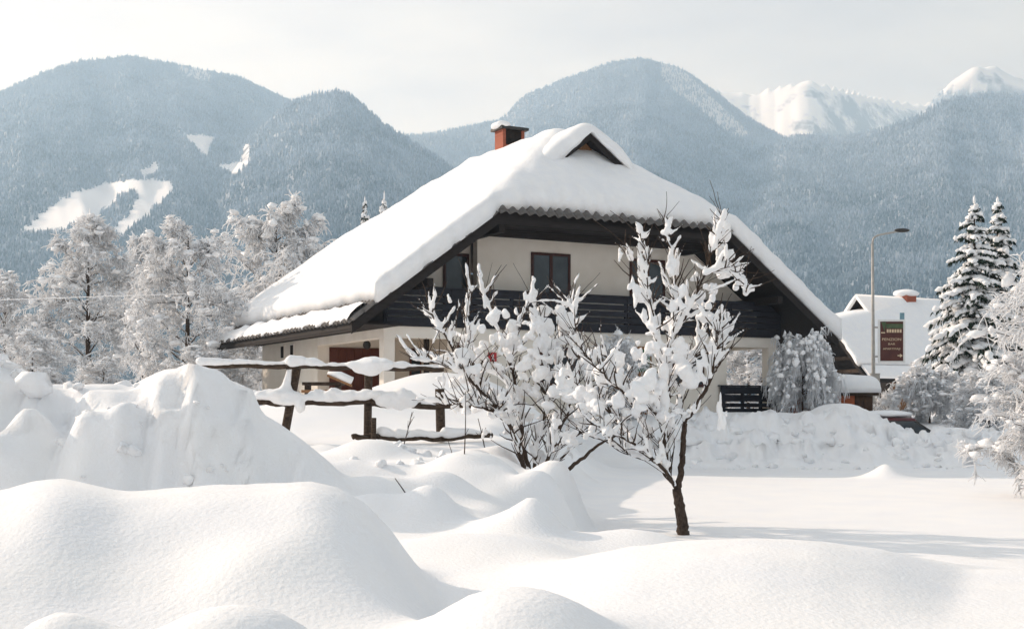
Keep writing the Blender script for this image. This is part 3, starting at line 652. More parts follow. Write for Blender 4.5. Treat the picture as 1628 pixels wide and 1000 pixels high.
for sgn in (-1, 1):
    e = -4.4+sgn*1.3
    G().prism([(-4.4, 3.1, 6.45), (e, 3.1, 5.1), (e, 12, 5.1), (-4.4, 12, 6.45)], (0, 0, -.1)).build('gablet_roof', M['wood_dark'], NB, org=ON)
    tt = np.linspace(0, 1, 9); pts = [(-4.4+sgn*t*1.36, 6.46-1.36*t+.36*(1-.35*t)-.12*(1-t)**4) for t in tt]; low = [(-4.4+sgn*t*1.36, 6.455-1.41*t) for t in tt[::-1]]
    G().prism([(x, 2.95, z) for x, z in pts+low], (0, 10.5, 0)).build('gablet_snow', M['snow_soft'], NB, True, ON)
nch = G().box(-4.9, -4.0, 6.7, 7.5, 5.9, 6.78).build('chimney', M['brick'], NB, org=ON)
G().blob((-4.45, 7.1, 6.92), (.75, .70, .26), 3, .12).build('cap_snow', M['snow_soft'], nch, True, ON)

# ------------------------------------------------------------------ trees
def smooth_line(P, n):
    P = np.asarray(P, float)
    if len(P) < 3: 
        t = np.linspace(0, 1, n)[:, None]; return P[0]*(1-t)+P[-1]*t
    d = np.concatenate([[0], np.cumsum(np.linalg.norm(np.diff(P, axis=0), axis=1))]); s = np.linspace(0, d[-1], n)
    Q = np.stack([np.interp(s, d, P[:, i]) for i in range(3)], 1)
    for _ in range(2): Q[1:-1] = (Q[:-2]+2*Q[1:-1]+Q[2:])/4
    return Q
def snow_on(g, P, base, gap=-.45, lump=.8, nsd=7):
    """lumpy snow lying on a branch; breaks where the noise is low"""
    ln = np.sum(np.linalg.norm(np.diff(P, axis=0), axis=1)); n = max(4, int(ln/.045)); Q = smooth_line(P, n)
    sd_ = rng.uniform(0, 99); s = np.arange(n)*.045
    nz_ = fbm(s*3.1+sd_, s*0+sd_, o=3)*1.6
    r = base*np.clip(.75+lump*nz_, .15, 2.2)*np.linspace(1.15, .6, n); on = nz_ > gap
    Q = Q+np.stack([rng.normal(0, .008, n), rng.normal(0, .008, n), r*.62], 1)
    i = 0
    while i < n:
        if on[i]:
            j = i
            while j+1 < n and on[j+1]: j += 1
            if j-i >= 2:
                rr = r[i:j+1].copy(); rr[0] *= .5; rr[-1] *= .5; g.tube(Q[i:j+1], rr, nsd)
            i = j+1
        else: i += 1
CLOUD = bpy.data.textures.new('snow_lumps', 'CLOUDS'); CLOUD.noise_scale = .15; CLOUD.noise_depth = 2
def remesh(o, vox, it=4, fac=.5, rough=0.):
    o['kind'] = 'stuff'; m = o.modifiers.new('merge', 'REMESH'); m.mode = 'VOXEL'; m.voxel_size = vox; m.use_smooth_shade = True
    s = o.modifiers.new('soften', 'SMOOTH'); s.iterations = it; s.factor = fac
    if rough:
        d = o.modifiers.new('rough', 'DISPLACE'); d.texture = CLOUD; d.strength = rough; d.mid_level = .5; d.texture_coords = 'LOCAL'
    return o
def fruit_tree(name, label, base, limbs, blobs, Y, tw, spread, vox=.019, rad0=.075):
    """limbs: list of (photo polyline, depth offsets, start radius, end radius, snow radius)"""
    org = Vector(base); t = root(name, label, 'tree', org)
    wood = G(); twg = G(); sn = G(); pool = []
    for (pl, d0, d1, r0, r1, sr) in limbs:
        n = len(pl); P = [tuple(at(p[0], p[1], Y+d0+(d1-d0)*i/max(1, n-1))) for i, p in enumerate(pl)]
        Q = smooth_line(P, max(8, n*5)); Q[1:-1] += rng.normal(0, .008, (len(Q)-2, 3))
        wood.tube(Q, np.linspace(r0, r1, len(Q))*(1 if sr <= 0 else .8), 8)
        if sr > 0: snow_on(sn, Q, sr*.62)
        for q in range(2, len(Q)): pool.append((Q[q], Q[q]-Q[q-1], r0+(r1-r0)*q/len(Q), sr))
    for k in range(tw):
        p, d, r, sr = pool[rng.integers(len(pool))]
        if sr <= 0: continue
        hi_ = sst(470, 380, HY-F*p[2]/p[1])
        d = d/np.linalg.norm(d); dir_ = d*rng.uniform(.2, 1.0)+np.array([rng.normal(0, .6), rng.normal(0, .6), rng.uniform(.0, 1.0)]); dir_ /= np.linalg.norm(dir_)
        ln = rng.uniform(.25, .85)*spread*(1-.5*float(hi_)); m = 6; Q = [p]
        for i in range(m):
            dir_ = dir_+rng.normal(0, .12, 3)+np.array([0, 0, .03]); dir_ /= np.linalg.norm(dir_); Q.append(Q[-1]+dir_*ln/m)
        Q = np.array(Q); twg.tube(Q, np.linspace(min(r, .014), .004, len(Q)), 5)
        c = rng.random()
        if c < .88: snow_on(sn, Q, rng.uniform(.015, .042), gap=-.7 if c < .6 else -.05, lump=.65)
    for k in range(260):
        p, d, r, sr = pool[rng.integers(len(pool))]
        if sr <= 0: continue
        dir_ = d/np.linalg.norm(d)*.6+np.array([rng.normal(0, .6), rng.normal(0, .6), rng.uniform(.1, 1.2)]); dir_ /= np.linalg.norm(dir_); ln = rng.uniform(.2, .6); Q = [p]
        for i in range(4): dir_ = dir_+rng.normal(0, .1, 3); Q.append(Q[-1]+dir_/np.linalg.norm(dir_)*ln/4)
        twg.tube(np.array(Q), np.linspace(.006, .003, 5), 4)
    for b in blobs:
        px, py, rx, rz = b[0], b[1], b[2]/F*Y, b[3]/F*Y
        dy = b[4] if len(b) > 4 else rng.uniform(-.5, .4)
        c = at(px, py, Y+dy)
        for q in range(6):
            cc = np.array(c)+np.array([rng.normal(0, rx*.5), rng.normal(0, rx*.35), rng.normal(0, rz*.5)])
            sn.blob(cc, (rx*rng.uniform(.30, .60), rx*rng.uniform(.28, .52), rz*rng.uniform(.30, .62)), 2, .4, fr=1.8)
    wood.build('trunk', M['bark'], t, True, org); twg.build('twigs', M['bark'], t, True, org)['kind'] = 'stuff'
    remesh(sn.build('crown_snow', M['snow_soft'], t, True, org), vox, 1, .5, .045)
    return t
Yt = 17.4
limbs = [
 ([(1087, 853), (1082, 812), (1076, 777)], 0, 0, .085, .060, 0),
 ([(1076, 777), (1085, 748), (1085, 702), (1089, 673)], 0, .1, .045, .035, .0),
 ([(1089, 673), (1080, 644), (1083, 608), (1090, 560)], .1, .4, .03, .015, .06),
 ([(1089, 673), (1107, 646), (1130, 604), (1138, 558), (1145, 505)], .1, -.3, .028, .010, .05),
 ([(1076, 777), (1058, 748), (1019, 712), (983, 693), (940, 672)], 0, -.5, .038, .012, .05),
 ([(1058, 748), (1056, 716), (1055, 673), (1062, 637), (1064, 608), (1055, 568)], -.05, .1, .040, .030, .055),
 ([(1055, 568), (1037, 507), (1025, 460), (1003, 410), (995, 385)], .1, .0, .028, .007, .075),
 ([(1055, 568), (1070, 535), (1075, 480), (1070, 420), (1062, 375), (1056, 345)], .1, .5, .026, .006, .06),
 ([(1070, 535), (1098, 490), (1118, 440), (1135, 390), (1150, 352)], .2, -.2, .02, .008, .09),
 ([(1055, 673), (1033, 648), (1005, 630), (970, 605), (935, 570)], 0, -.6, .026, .008, .075),
 ([(1058, 748), (1040, 700), (1010, 655), (985, 600), (960, 560)], 0, .7, .026, .008, .075),
 ([(1019, 712), (975, 660), (940, 630), (905, 600)], -.2, .3, .022, .007, .07),
 ([(1064, 608), (1085, 585), (1110, 560), (1125, 500)], .1, .8, .02, .008, .08),
 ([(1037, 507), (1030, 455), (1028, 400), (1018, 375)], .1, -.3, .014, .006, .05),
 ([(1076, 777), (1045, 735), (1000, 725), (960, 700), (925, 690)], 0, .6, .022, .007, .055),
 ([(1130, 604), (1150, 570), (1155, 530)], -.1, -.2, .014, .006, .05),
 ([(1118, 440), (1150, 425), (1178, 435), (1186, 465)], -.1, -.4, .014, .008, .085),
]
bl = [(1143, 367, 21, 22), (1154, 400, 17, 15), (1158, 430, 26, 11), (1180, 447, 12, 18), (1134, 460, 13, 14), (1126, 500, 15, 13), (1108, 438, 9, 10), (1112, 468, 15, 15), (1068, 427, 9, 20),
 (1023, 480, 12, 26), (1035, 553, 15, 22), (1085, 564, 26, 28), (1098, 600, 24, 24), (1143, 519, 13, 20), (1062, 366, 7, 12), (988, 406, 5, 9), (1018, 395, 6, 12), (1026, 612, 30, 22), (1076, 474, 13, 18), (1008, 455, 9, 18), (1148, 360, 14, 18),
 (1000, 640, 24, 22), (965, 600, 22, 24), (945, 560, 14, 16), (990, 575, 16, 16), (1050, 640, 18, 22), (1065, 700, 12, 30), (1030, 690, 16, 16), (930, 625, 20, 18), (1145, 650, 7, 30), (1010, 560, 12, 14), (900, 600, 16, 16), (960, 655, 22, 14), (1132, 560, 9, 16), (1060, 520, 10, 14)]
for _ in range(42): bl.append((rng.normal(1000, 66), rng.normal(630, 48), rng.uniform(4, 12), rng.uniform(4, 12)))
fruit_tree('fruit_tree', 'bare fruit tree with a single dark trunk, branches heavy with snow clumps', (at(1087, 849, Yt).x, Yt, gz(at(1087, 849, Yt).x, Yt)), limbs, bl, Yt, 380, .72)
Ys = 19.4
limbs = [
 ([(838, 760), (822, 710), (808, 668), (770, 628), (735, 590), (712, 540), (686, 500)], 0, -.5, .05, .010, .06),
 ([(845, 760), (828, 690), (825, 640), (812, 580), (790, 520), (770, 470)], .1, .5, .045, .010, .07),
 ([(850, 760), (853, 715), (868, 660), (872, 600), (865, 540), (845, 470)], .1, .1, .04, .010, .07),
 ([(862, 758), (880, 700), (898, 668), (915, 610), (922, 550), (910, 490)], 0, -.4, .038, .010, .07),
 ([(888, 758), (925, 730), (955, 704), (985, 690)], -.2, -.5, .034, .014, .0),
 ([(868, 758), (885, 715), (920, 690), (945, 650), (960, 600)], .1, .6, .03, .008, .065),
 ([(808, 668), (775, 650), (740, 640), (705, 645)], -.1, -.6, .022, .007, .06),
 ([(770, 628), (745, 560), (742, 510), (748, 465)], -.2, .2, .018, .006, .05),
 ([(825, 640), (800, 600), (760, 585), (720, 580)], .2, .8, .02, .007, .075),
 ([(868, 660), (890, 610), (893, 550), (885, 500), (915, 475)], .1, .6, .02, .006, .065),
 ([(812, 580), (822, 530), (830, 500)], .2, .4, .016, .007, .065),
 ([(735, 590), (705, 580), (665, 572)], -.3, -.5, .014, .006, .05),
]
bl = [(844, 470, 7, 13), (781, 506, 18, 20), (795, 535, 16, 18), (865, 506, 25, 24), (897, 506, 20, 20), (733, 580, 20, 22), (756, 600, 24, 24), (804, 628, 26, 26), (839, 567, 18, 16), (868, 594, 20, 20), (916, 555, 18, 24), (935, 590, 20, 22), (900, 628, 24, 22),
 (932, 650, 24, 18), (813, 525, 16, 18), (689, 506, 6, 10), (714, 476, 7, 6), (702, 524, 8, 12), (845, 620, 22, 18), (870, 550, 26, 20), (775, 640, 22, 18), (745, 640, 16, 16), (820, 665, 24, 14), (870, 665, 24, 14), (915, 668, 20, 12), (760, 560, 14, 16), (700, 570, 14, 10), (745, 470, 3, 10), (770, 480, 4, 12), (905, 700, 14, 10), (860, 735, 14, 12)]
for _ in range(42): bl.append((rng.normal(850, 66), rng.normal(605, 50), rng.uniform(4, 12), rng.uniform(4, 12)))
fruit_tree('fruit_shrub', 'many-stemmed fruit shrub bowed under snow in front of the house wall', (at(850, 757, Ys).x, Ys, gz(at(850, 757, Ys).x, Ys)), limbs, bl, Ys, 420, .78)

# frosted broadleaf trees
def tube_np(P, rad, n):
    m = len(P); T = np.gradient(P, axis=0); T /= np.linalg.norm(T, axis=1)[:, None]+1e-9
    ref = np.array([.31, .95, .05]); A = np.cross(T, ref); A /= np.linalg.norm(A, axis=1)[:, None]+1e-9; B = np.cross(A, T)
    th = np.arange(n)*2*math.pi/n
    return (P[:, None, :]+rad[:, None, None]*(np.cos(th)[None, :, None]*A[:, None, :]+np.sin(th)[None, :, None]*B[:, None, :])).reshape(-1, 3)
class NP:
    def __init__(s): s.V = []; s.F = []; s.n = 0
    def tube(s, P, rad, n=3):
        V = tube_np(P, rad, n); m = len(P); i = np.arange((m-1)*n); a = (i//n)*n+i % n; b = (i//n)*n+(i+1) % n
        s.F.append(np.stack([a, b, b+n, a+n], 1)+s.n); s.V.append(V); s.n += len(V)
    def build(s, name, m, parent): return npmesh(name, np.concatenate(s.V), np.concatenate(s.F), m, parent, True)
def frost_proto(seed, H, W, droop, nl=26, cone=.5, low=.12, nsub=9, ntw=8, tr=.16, twr=.022, lumps=70, cap=.3, cr=.12, dome=(1.3, .55)):
    """trunk, dark limbs, frosted twigs and lumps of snow; returns the meshes"""
    r = np.random.default_rng(seed); wood = NP(); tw = NP(); sn = G()
    tp = np.array([[r.normal(0, .12)*H*.05*i/8, r.normal(0, .12)*H*.05*i/8, H*.94*i/8] for i in range(9)]); tp = smooth_line(tp, 14)
    wood.tube(tp, np.linspace(tr, .02, 14), 7)
    def grow(p, d, ln, m, dr, wob):
        Q = [p]
        for i in range(m):
            d = d+r.normal(0, wob, 3)+np.array([0, 0, -dr/m]); d = d/np.linalg.norm(d); Q.append(Q[-1]+d*ln/m)
        return np.array(Q), d
    for k in range(nl):
        f = low+(.97-low)*(k+r.random())/nl; p = np.array([np.interp(f*H*.94, tp[:, 2], tp[:, i]) for i in range(3)])
        az = k*2.4+r.normal(0, .4); rel = (f-low)/(1-low)
        wid = W*(1-rel**dome[0])**dome[1]*(1-cone*rel)*min(1, .55+1.5*rel)+.25
        up = r.uniform(.35, .9)+.5*rel
        Q, _ = grow(p, np.array([math.cos(az), math.sin(az), up]), wid*1.12, 8, droop*.9, .13)
        wood.tube(Q, np.linspace(tr*.34*(1-rel*.6), .010, len(Q)), 5)
        tw.tube(Q+np.array([0, 0, .03]), np.linspace(tr*.36*(1-rel*.6), .035, len(Q)), 4)
        for j in range(nsub):
            g_ = r.uniform(.22, 1.0); q = g_*(len(Q)-1); i0_ = min(int(q), len(Q)-2); p2 = Q[i0_]+(Q[i0_+1]-Q[i0_])*(q-i0_); d2 = Q[i0_+1]-Q[i0_]; d2 = d2/np.linalg.norm(d2)
            d2 = d2*.7+r.normal(0, .55, 3)+np.array([0, 0, .25]); d2 /= np.linalg.norm(d2)
            S, _ = grow(p2, d2, wid*r.uniform(.22, .5)+.15, 5, droop*1.2, .2)
            tw.tube(S+np.array([0, 0, .015]), np.linspace(twr*1.5, twr*.8, len(S)), 3)
            if r.random() < cap:
                c_ = S[r.integers(1, len(S))]; q_ = cr*r.uniform(.5, 1.3); sn.blob(c_+np.array([0, 0, q_*.3]), (q_*r.uniform(.8, 1.5), q_*r.uniform(.8, 1.5), q_*r.uniform(.5, .9)), 1, .6)
            for l in range(ntw):
                q = r.uniform(.1, 1)*(len(S)-1); i1 = min(int(q), len(S)-2); p3 = S[i1]+(S[i1+1]-S[i1])*(q-i1); d3 = r.normal(0, .75, 3)+np.array([0, 0, .15-.25*droop])+(S[i1+1]-S[i1])/np.linalg.norm(S[i1+1]-S[i1])*.6; d3 /= np.linalg.norm(d3)
                U, _ = grow(p3, d3, r.uniform(.18, .5)*(.6+W*.14), 3, droop*1.4, .25); tw.tube(U, np.linspace(twr*1.1, twr*.5, len(U)), 3)
        for j in range(max(1, lumps//nl)):
            i0_ = r.integers(2, len(Q)); rr = r.uniform(.05, .16)*(.6+.15*W); sn.blob(Q[i0_]+np.array([r.normal(0, .12), r.normal(0, .12), rr*.3]), (rr*r.uniform(.8, 1.4), rr*r.uniform(.8, 1.4), rr*r.uniform(.6, 1)), 1, .6)
    return wood, tw, sn
def frost_tree(name, label, x, y, proto, scale=(1, 1, 1), rz=0, group=None, dz=0, cat='tree'):
    t = root(name, label, cat, (x, y, gz(x, y)-.25+dz), rz, group); t.scale = scale
    for nm, me in proto:
        o = bpy.data.objects.new(nm, me); COL.objects.link(o); o.parent = t
        if nm != 'trunk': o['kind'] = 'stuff'
    return t
def as_meshes(pr):
    res = []
    for nm, b, m in (('trunk', pr[0], M['bark']), ('crown', pr[1], M['frost']), ('crown_snow', pr[2], M['snow_soft'])):
        o = b.build(nm, m, None) if nm != 'crown_snow' else b.build(nm, m, None, True)
        res.append((nm, o.data)); bpy.data.objects.remove(o)
    return res
PA = as_meshes(frost_proto(1, 9.6, 3.0, .60, nl=38, cone=.40, nsub=12, ntw=15, twr=.030, lumps=120, cap=.8, cr=.16))
PB = as_meshes(frost_proto(2, 8.4, 3.1, .65, nl=34, cone=.05, low=.10, nsub=12, ntw=15, twr=.030, lumps=120, cap=.8, cr=.17))
PC = as_meshes(frost_proto(3, 3.6, 1.9, .55, nl=24, cone=.1, low=.04, nsub=11, ntw=15, tr=.07, twr=.019, lumps=120, cap=.8, cr=.13))
PD = as_meshes(frost_proto(4, 5.2, 2.7, .45, nl=26, cone=.0, low=.22, nsub=10, ntw=14, tr=.10, twr=.016, lumps=160, cap=.6, cr=.11))
PW = as_meshes(frost_proto(5, 2.9, 1.5, 1.7, nl=36, cone=.0, low=.42, dome=(4, .5), nsub=13, ntw=16, tr=.06, twr=.019, lumps=200, cap=1.0, cr=.125))
def ft(px, Y, top, proto, H, label, wx=1.0, rz=0., name='frosted_tree'):
    x = (px-CX)/F*Y; zb = gz(x, Y)-.25; s = ((HY-top)/F*Y-zb)/H
    return frost_tree(name, label, x, Y, proto, (s*wx, s*wx, s), rz)
ft(140, 56, 330, PA, 9.6, 'tallest frosted tree at the far left with a pointed top', 1.05, .3)
ft(298, 50, 355, PB, 8.4, 'broad round frosted tree with dark forked limbs, left of the house eave', 1.02, 1.1)
ft(228, 66, 366, PA, 9.6, 'narrow frosted tree half hidden behind the broad round one', .8, 2.2)
ft(440, 72, 322, PB, 8.4, 'frosted tree rising behind the snowy left roof edge', .95, 4.0)
ft(8, 58, 438, PB, 8.4, 'frosted tree cut off by the left picture edge', .9, 2.9)
ft(52, 40, 536, PC, 3.6, 'low snow-capped bush at the far left above the snow bank', 1.25, .5, 'frosted_bush')
ft(165, 42, 575, PC, 3.6, 'low frosted bush under the tallest frosted tree', 1.5, 1.9, 'frosted_bush')
ft(385, 56, 540, PC, 3.6, 'frosted bush against the far corner of the house', 1.0, 4.4, 'frosted_bush')
ft(320, 47, 560, PC, 3.6, 'frosted bush behind the left end of the log fence', 1.6, 5.2, 'frosted_bush')
ft(1190, 60, 540, PB, 8.4, 'frosted tree seen through the open porch on the right', 1.5, .6)
ft(1276, 44.1, 540, PW, 2.9, 'weeping bush smothered in snow beside the porch pillar', .60, .4, 'snowy_bush')
ft(1478, 47, 588, PW, 2.9, 'domed snowy bush at the foot of the spruces', 1.05, 2.0, 'snowy_bush')
ft(1412, 49, 625, PC, 3.6, 'small snowy bush beside the lamp post', .8, 1.0, 'snowy_bush')
ft(1572, 44.5, 592, PC, 3.6, 'frosted bush in front of the spruces by the right edge', 1.2, 2.6, 'frosted_bush')
ft(1752, 23.5, 395, PD, 5.2, 'frosted tree reaching in from the right picture edge', .92, 1.2)
ft(1668, 25.0, 575, PC, 3.6, 'low frosted shrub drooping into the picture at the right edge', 1.0, 4.1, 'frosted_bush')
ft(985, 40.2, 545, PC, 3.6, 'thin frosted bush against the front wall below the balcony', .8, 4.1, 'frosted_bush')

# snow-laden spruces
def pad(g_, c, ax, sub, amp):
    """irregular pad of snow; ax rows are its three half axes"""
    V, Fc = ICO[sub]; q = rng.uniform(0, 90); d = 1+amp*fbm(V[:, 0]*1.6+q, V[:, 1]*1.6+q, V[:, 2]*1.6, 2)*1.6
    g_.add(np.asarray(c)+(V*d[:, None])@np.asarray(ax), Fc)
def spruce_proto(seed, H, W, nw=20):
    r = np.random.default_rng(seed); nd = NP3(); sn = G(); tr = G()
    tr.tube([(0, 0, -.3), (0, 0, H*.5), (0, 0, H*.97)], [.17, .10, .02], 7)
    for k in range(nw):
        f = k/(nw-1); z = H*(.05+.92*f); Rr = W*(1-f)**.9+.14; nb_ = max(4, int(12-7*f))
        for j in range(nb_):
            az = j*2*math.pi/nb_+k*1.1+r.normal(0, .22); ln = Rr*r.uniform(.65, 1.15); dr = .30+.40*(1-f)
            d = np.array([math.cos(az), math.sin(az), 0]); sd_ = np.array([-d[1], d[0], 0]); m = 6; zz = z+r.normal(0, .12)
            wmax = (.10+.17*ln)*r.uniform(.8, 1.2); ts = np.linspace(.08, 1, m+1)
            cs = np.array([np.array([0, 0, zz])+d*ln*t-np.array([0, 0, ln*dr*t**1.6-.16*ln*t]) for t in ts])
            for t in range(m):
                c = (cs[t]+cs[t+1])/2; tg = cs[t+1]-cs[t]; tg = tg/np.linalg.norm(tg); wv = wmax*math.sin(math.pi*min(.97, .25+.72*(t+.5)/m))
                for q in range(11):     # hanging sprays of needles
                    b0 = c+sd_*r.normal(0, wv*.45)+tg*r.normal(0, ln*.05); e = b0+sd_*r.normal(0, wv*.55)+tg*r.uniform(0, .16)-np.array([0, 0, r.uniform(.06, .30)*(.5+.3*ln)])
                    w2 = r.uniform(.03, .07); x_ = sd_*r.normal(0, 1)+tg*r.normal(0, 1); x_ = x_/np.linalg.norm(x_)*w2
                    nd.tri3(b0-x_, b0+x_, e, b0+np.array([0, 0, w2]))
                if r.random() < .97:
                    L1 = ln/m*r.uniform(.55, .95)+.03; w1 = wv*r.uniform(.5, .95)+.03; n_ = np.cross(tg, sd_); n_ = n_*(-1 if n_[2] < 0 else 1)
                    pad(sn, c+n_*.04+np.array([0, 0, .03])+sd_*r.normal(0, wv*.2), np.array([tg*L1, sd_*w1, n_*(.07+.06*r.random()+.025*ln)]), 1, .5)
                if r.random() < .45:
                    pad(sn, c+sd_*r.choice([-1, 1])*wv*.8-np.array([0, 0, .06]), np.array([tg*.09, sd_*.08, np.array([0, 0, .07])])*r.uniform(.7, 1.5), 1, .5)
            tr.tube(cs, np.linspace(.03, .01, m+1), 4)
    sn.blob((0, 0, H), (.06, .06, .22), 1, .3)
    res = []
    for nm, b, mm in (('trunk', tr, M['bark']), ('crown', nd, M['needles']), ('crown_snow', sn, M['snow_soft'])):
        o = b.build(nm, mm, None, True) if nm != 'crown' else b.build(nm, mm); res.append((nm, o.data)); bpy.data.objects.remove(o)
    return res
class NP3:
    def __init__(s): s.P = []
    def tri3(s, a, b, c, d): s.P.append((a, b, c, d))
    def build(s, nm, m):
        P = np.array(s.P); n = len(P); o = (np.arange(n)*4)[:, None, None]; return npmesh(nm, P.reshape(-1, 3), (o+np.array([(0, 1, 2), (0, 2, 3), (1, 3, 2)])[None]).reshape(-1, 3), m, None, False)
SP = spruce_proto(11, 10.0, 2.7); SP2 = spruce_proto(12, 10.0, 2.5)
def spr(px, Y, top, proto, label, wx=1., rz=0.): return ft(px, Y, top, proto, 10.2, label, wx, rz, 'spruce_tree')
spr(1549, 56, 312, SP, 'taller snow-laden spruce right of the lamp post', 1.15, .2)
spr(1586, 57.4, 314, SP2, 'snow-laden spruce close behind the taller one at the right', 1.2, 1.4)
spr(1640, 62, 400, SP, 'snow-laden spruce cut by the right picture edge', 1.0, 2.0)
spr(580, 95, 313, SP2, 'small spruce tip above the left roof slope, the left of two', .62, .5)
spr(611, 98, 305, SP, 'small spruce tip above the left roof slope, the right of two', .62, 2.5)

# ------------------------------------------------------------------ log fence
FE = root('log_fence', 'rustic log fence buried in snow left of the fruit shrub', 'fence', (at(585, 690, 21.3).x, 21.3, gz(at(585, 690, 21.3).x, 21.3)))
fo_ = FE.location.copy()
def frail(p0, p1, r, snow, gap=-.8, lump=.42):
    n = 16; t = np.linspace(0, 1, n)[:, None]; P = np.array(p0)*(1-t)+np.array(p1)*t; P[:, 2] += .02*vnoise(t[:, 0]*6+p0[0], t[:, 0]*0); P[:, 1] += .02*vnoise(t[:, 0]*5+p0[2], t[:, 0]*0+5)
    rl = G().tube(P, r*(1+.15*vnoise(t[:, 0]*9, t[:, 0]*0+p0[0])), 9).build('rail', M['log'], FE, True, fo_)
    if snow:
        snow_on(FS, P+np.array([0, 0, r*.6]), snow, gap, lump, 10)
FS = G()
frail(at(312, 581, 21.0), at(462, 581, 21.2), .042, .072); frail(at(455, 582, 21.15), at(592, 584, 21.35), .042, .08); frail(at(586, 583, 21.3), at(705, 588, 21.7), .04, .072)
frail(at(398, 637, 21.1), at(460, 640, 21.2), .06, .115); frail(at(452, 640, 21.15), at(592, 638, 21.35), .055, .12); frail(at(590, 640, 21.35), at(668, 643, 21.6), .06, .13); frail(at(660, 644, 21.6), at(772, 646, 21.9), .05, .06)
frail(at(560, 694, 21.2), at(600, 693, 21.3), .045, .0); frail(at(600, 694, 21.3), at(702, 698, 21.6), .045, .12); frail(at(700, 696, 21.6), at(782, 692, 21.9), .045, .08)
def fpost(px0, y0, px1, y1, Y, r):
    a = at(px1, y1+18, Y); b = at(px0, y0, Y); t = np.linspace(0, 1, 7)[:, None]; P = np.array(a)*(1-t)+np.array(b)*t
    G().tube(P, r, 9).build('post', M['log'], FE, True, fo_)
fpost(326, 574, 326, 640, 21.15, .06); fpost(474, 572, 452, 675, 21.3, .075); fpost(586, 572, 584, 690, 21.45, .068); fpost(699, 618, 701, 684, 21.75, .08); fpost(594, 664, 594, 694, 21.2, .045)
FS.blob(at(586, 583, 21.25), (.25, .2, .15), 3, .25); FS.blob(at(606, 580, 21.25), (.2, .18, .10), 3, .2); FS.blob(at(570, 580, 21.25), (.18, .16, .08), 3, .2)
FS.blob(at(470, 572, 21.2), (.17, .14, .07), 3, .2)
FS.tube([at(462, 578, 21.2), at(456, 608, 21.2), at(452, 640, 21.2)], [.03, .07, .20], 10)
FS.blob(at(455, 632, 21.2), (.30, .22, .13), 3, .25); FS.blob(at(478, 644, 21.2), (.09, .12, .15), 3, .2); FS.blob(at(430, 628, 21.1), (.25, .18, .09), 3, .2)
FS.blob(at(640, 634, 21.5), (.26, .22, .17), 3, .25); FS.blob(at(618, 636, 21.4), (.2, .2, .15), 3, .25)
for i in range(12): FS.blob(at(500+i*8.2, 628+2*math.sin(i), 21.3), (.13, .14, .085+.025*math.sin(i*2.1)), 2, .3)
remesh(FS.build('rail_snow', M['snow_soft'], FE, True, fo_), .024, 2, .5, .03)

# ------------------------------------------------------------------ things by the house
def world_box(g, p0, p1, dy, th):
    return g
BN = root('garden_table', 'dark wooden garden table half buried in snow beside the house wall', 'table', (at(515, 612, 34).x, 34, -.3))
bo = BN.location
for k in range(4): G().box(at(484, 0, 34).x+.01*k, at(545, 0, 34).x, 33.6+k*.2, 33.6+k*.2+.18, .62, .70).build('plank', M['log'], BN, org=bo)
for px in (490, 538): G().box(at(px, 0, 34).x-.05, at(px, 0, 34).x+.05, 33.7, 34.2, -.4, .615).build('leg', M['log'], BN, org=bo)
G().box(at(480, 0, 33.3).x, at(550, 0, 33.3).x, 33.2, 33.45, .42, .49).build('bench_plank', M['brown'], BN, org=bo)
PLK = G(); c0, c1 = at(521, 597, 33), at(559, 613, 33)
PL = root('leaning_board', 'snow-covered board tilted against the garden table', 'board', c1)
dv_ = (c1-c0).normalized(); G().obox((c0+c1)/2, dv_*((c1-c0).length/2), Vector((0, .12, 0)), Vector((0, 0, .03))).build('board', M['brown'], PL, org=c1)
sg = G(); sg.tube([c0+Vector((0, 0, .06)), (c0+c1)/2+Vector((0, 0, .12)), c1+Vector((0, 0, .10))], [.05, .12, .13], 10); sg.build('board_snow', M['snow_soft'], PL, True, c1)

# lamp post with its switch box and the sign fixed to it
Yl = 50.0; lb = at(1389, 660, Yl); LP = root('street_lamp', 'tall grey street lamp with a curved arm and grey switch box', 'street lamp', (lb.x, Yl, gz(lb.x, Yl)))
lo_ = LP.location.copy(); top = at(1387, 388, Yl)
G().tube([(lb.x, Yl, lo_.z-.4), at(1388.5, 595, Yl), at(1388, 500, Yl), top], [.085, .075, .06, .05], 12).build('pole', M['metal'], LP, True, lo_)
G().tube(smooth_line([top, at(1388, 378, Yl), at(1396, 374, Yl), at(1412, 371, Yl), at(1428, 368, Yl)], 16), .038, 10).build('arm', M['metal'], LP, True, lo_)
hd = G(); c = at(1434, 366.5, Yl); hd.blob(c, (.30, .13, .085), 3, .0); hd.build('lamp_head', M['dark_metal'], LP, True, lo_)
bx = at(1389, 617, Yl); b_ = G().box(bx.x-.17, bx.x+.17, Yl-.25, Yl-.06, bx.z-.54, bx.z+.54).build('switch_box', M['metal'], LP, org=lo_)
G().box(bx.x-.18, bx.x+.18, Yl-.27, Yl-.05, bx.z+.541, bx.z+.57).build('box_lid', M['metal'], b_, org=lo_)
s0, s1 = at(1396, 577, Yl-.1), at(1439, 508, Yl-.1); sy = Yl-.12
SG = root('advertising_sign', 'brown advertising sign with white frame and arrow hung on the street lamp', 'sign', (s0.x, sy, s0.z))
so = SG.location.copy(); W_, H_ = s1.x-s0.x, s1.z-s0.z
fr = G(); t_ = .075; fr.box(s0.x, s1.x, sy, sy+.06, s0.z, s0.z+t_); fr.box(s0.x, s1.x, sy, sy+.06, s1.z-t_, s1.z); fr.box(s0.x, s0.x+t_, sy, sy+.06, s0.z+t_, s1.z-t_); fr.box(s1.x-t_, s1.x, sy, sy+.06, s0.z+t_, s1.z-t_)
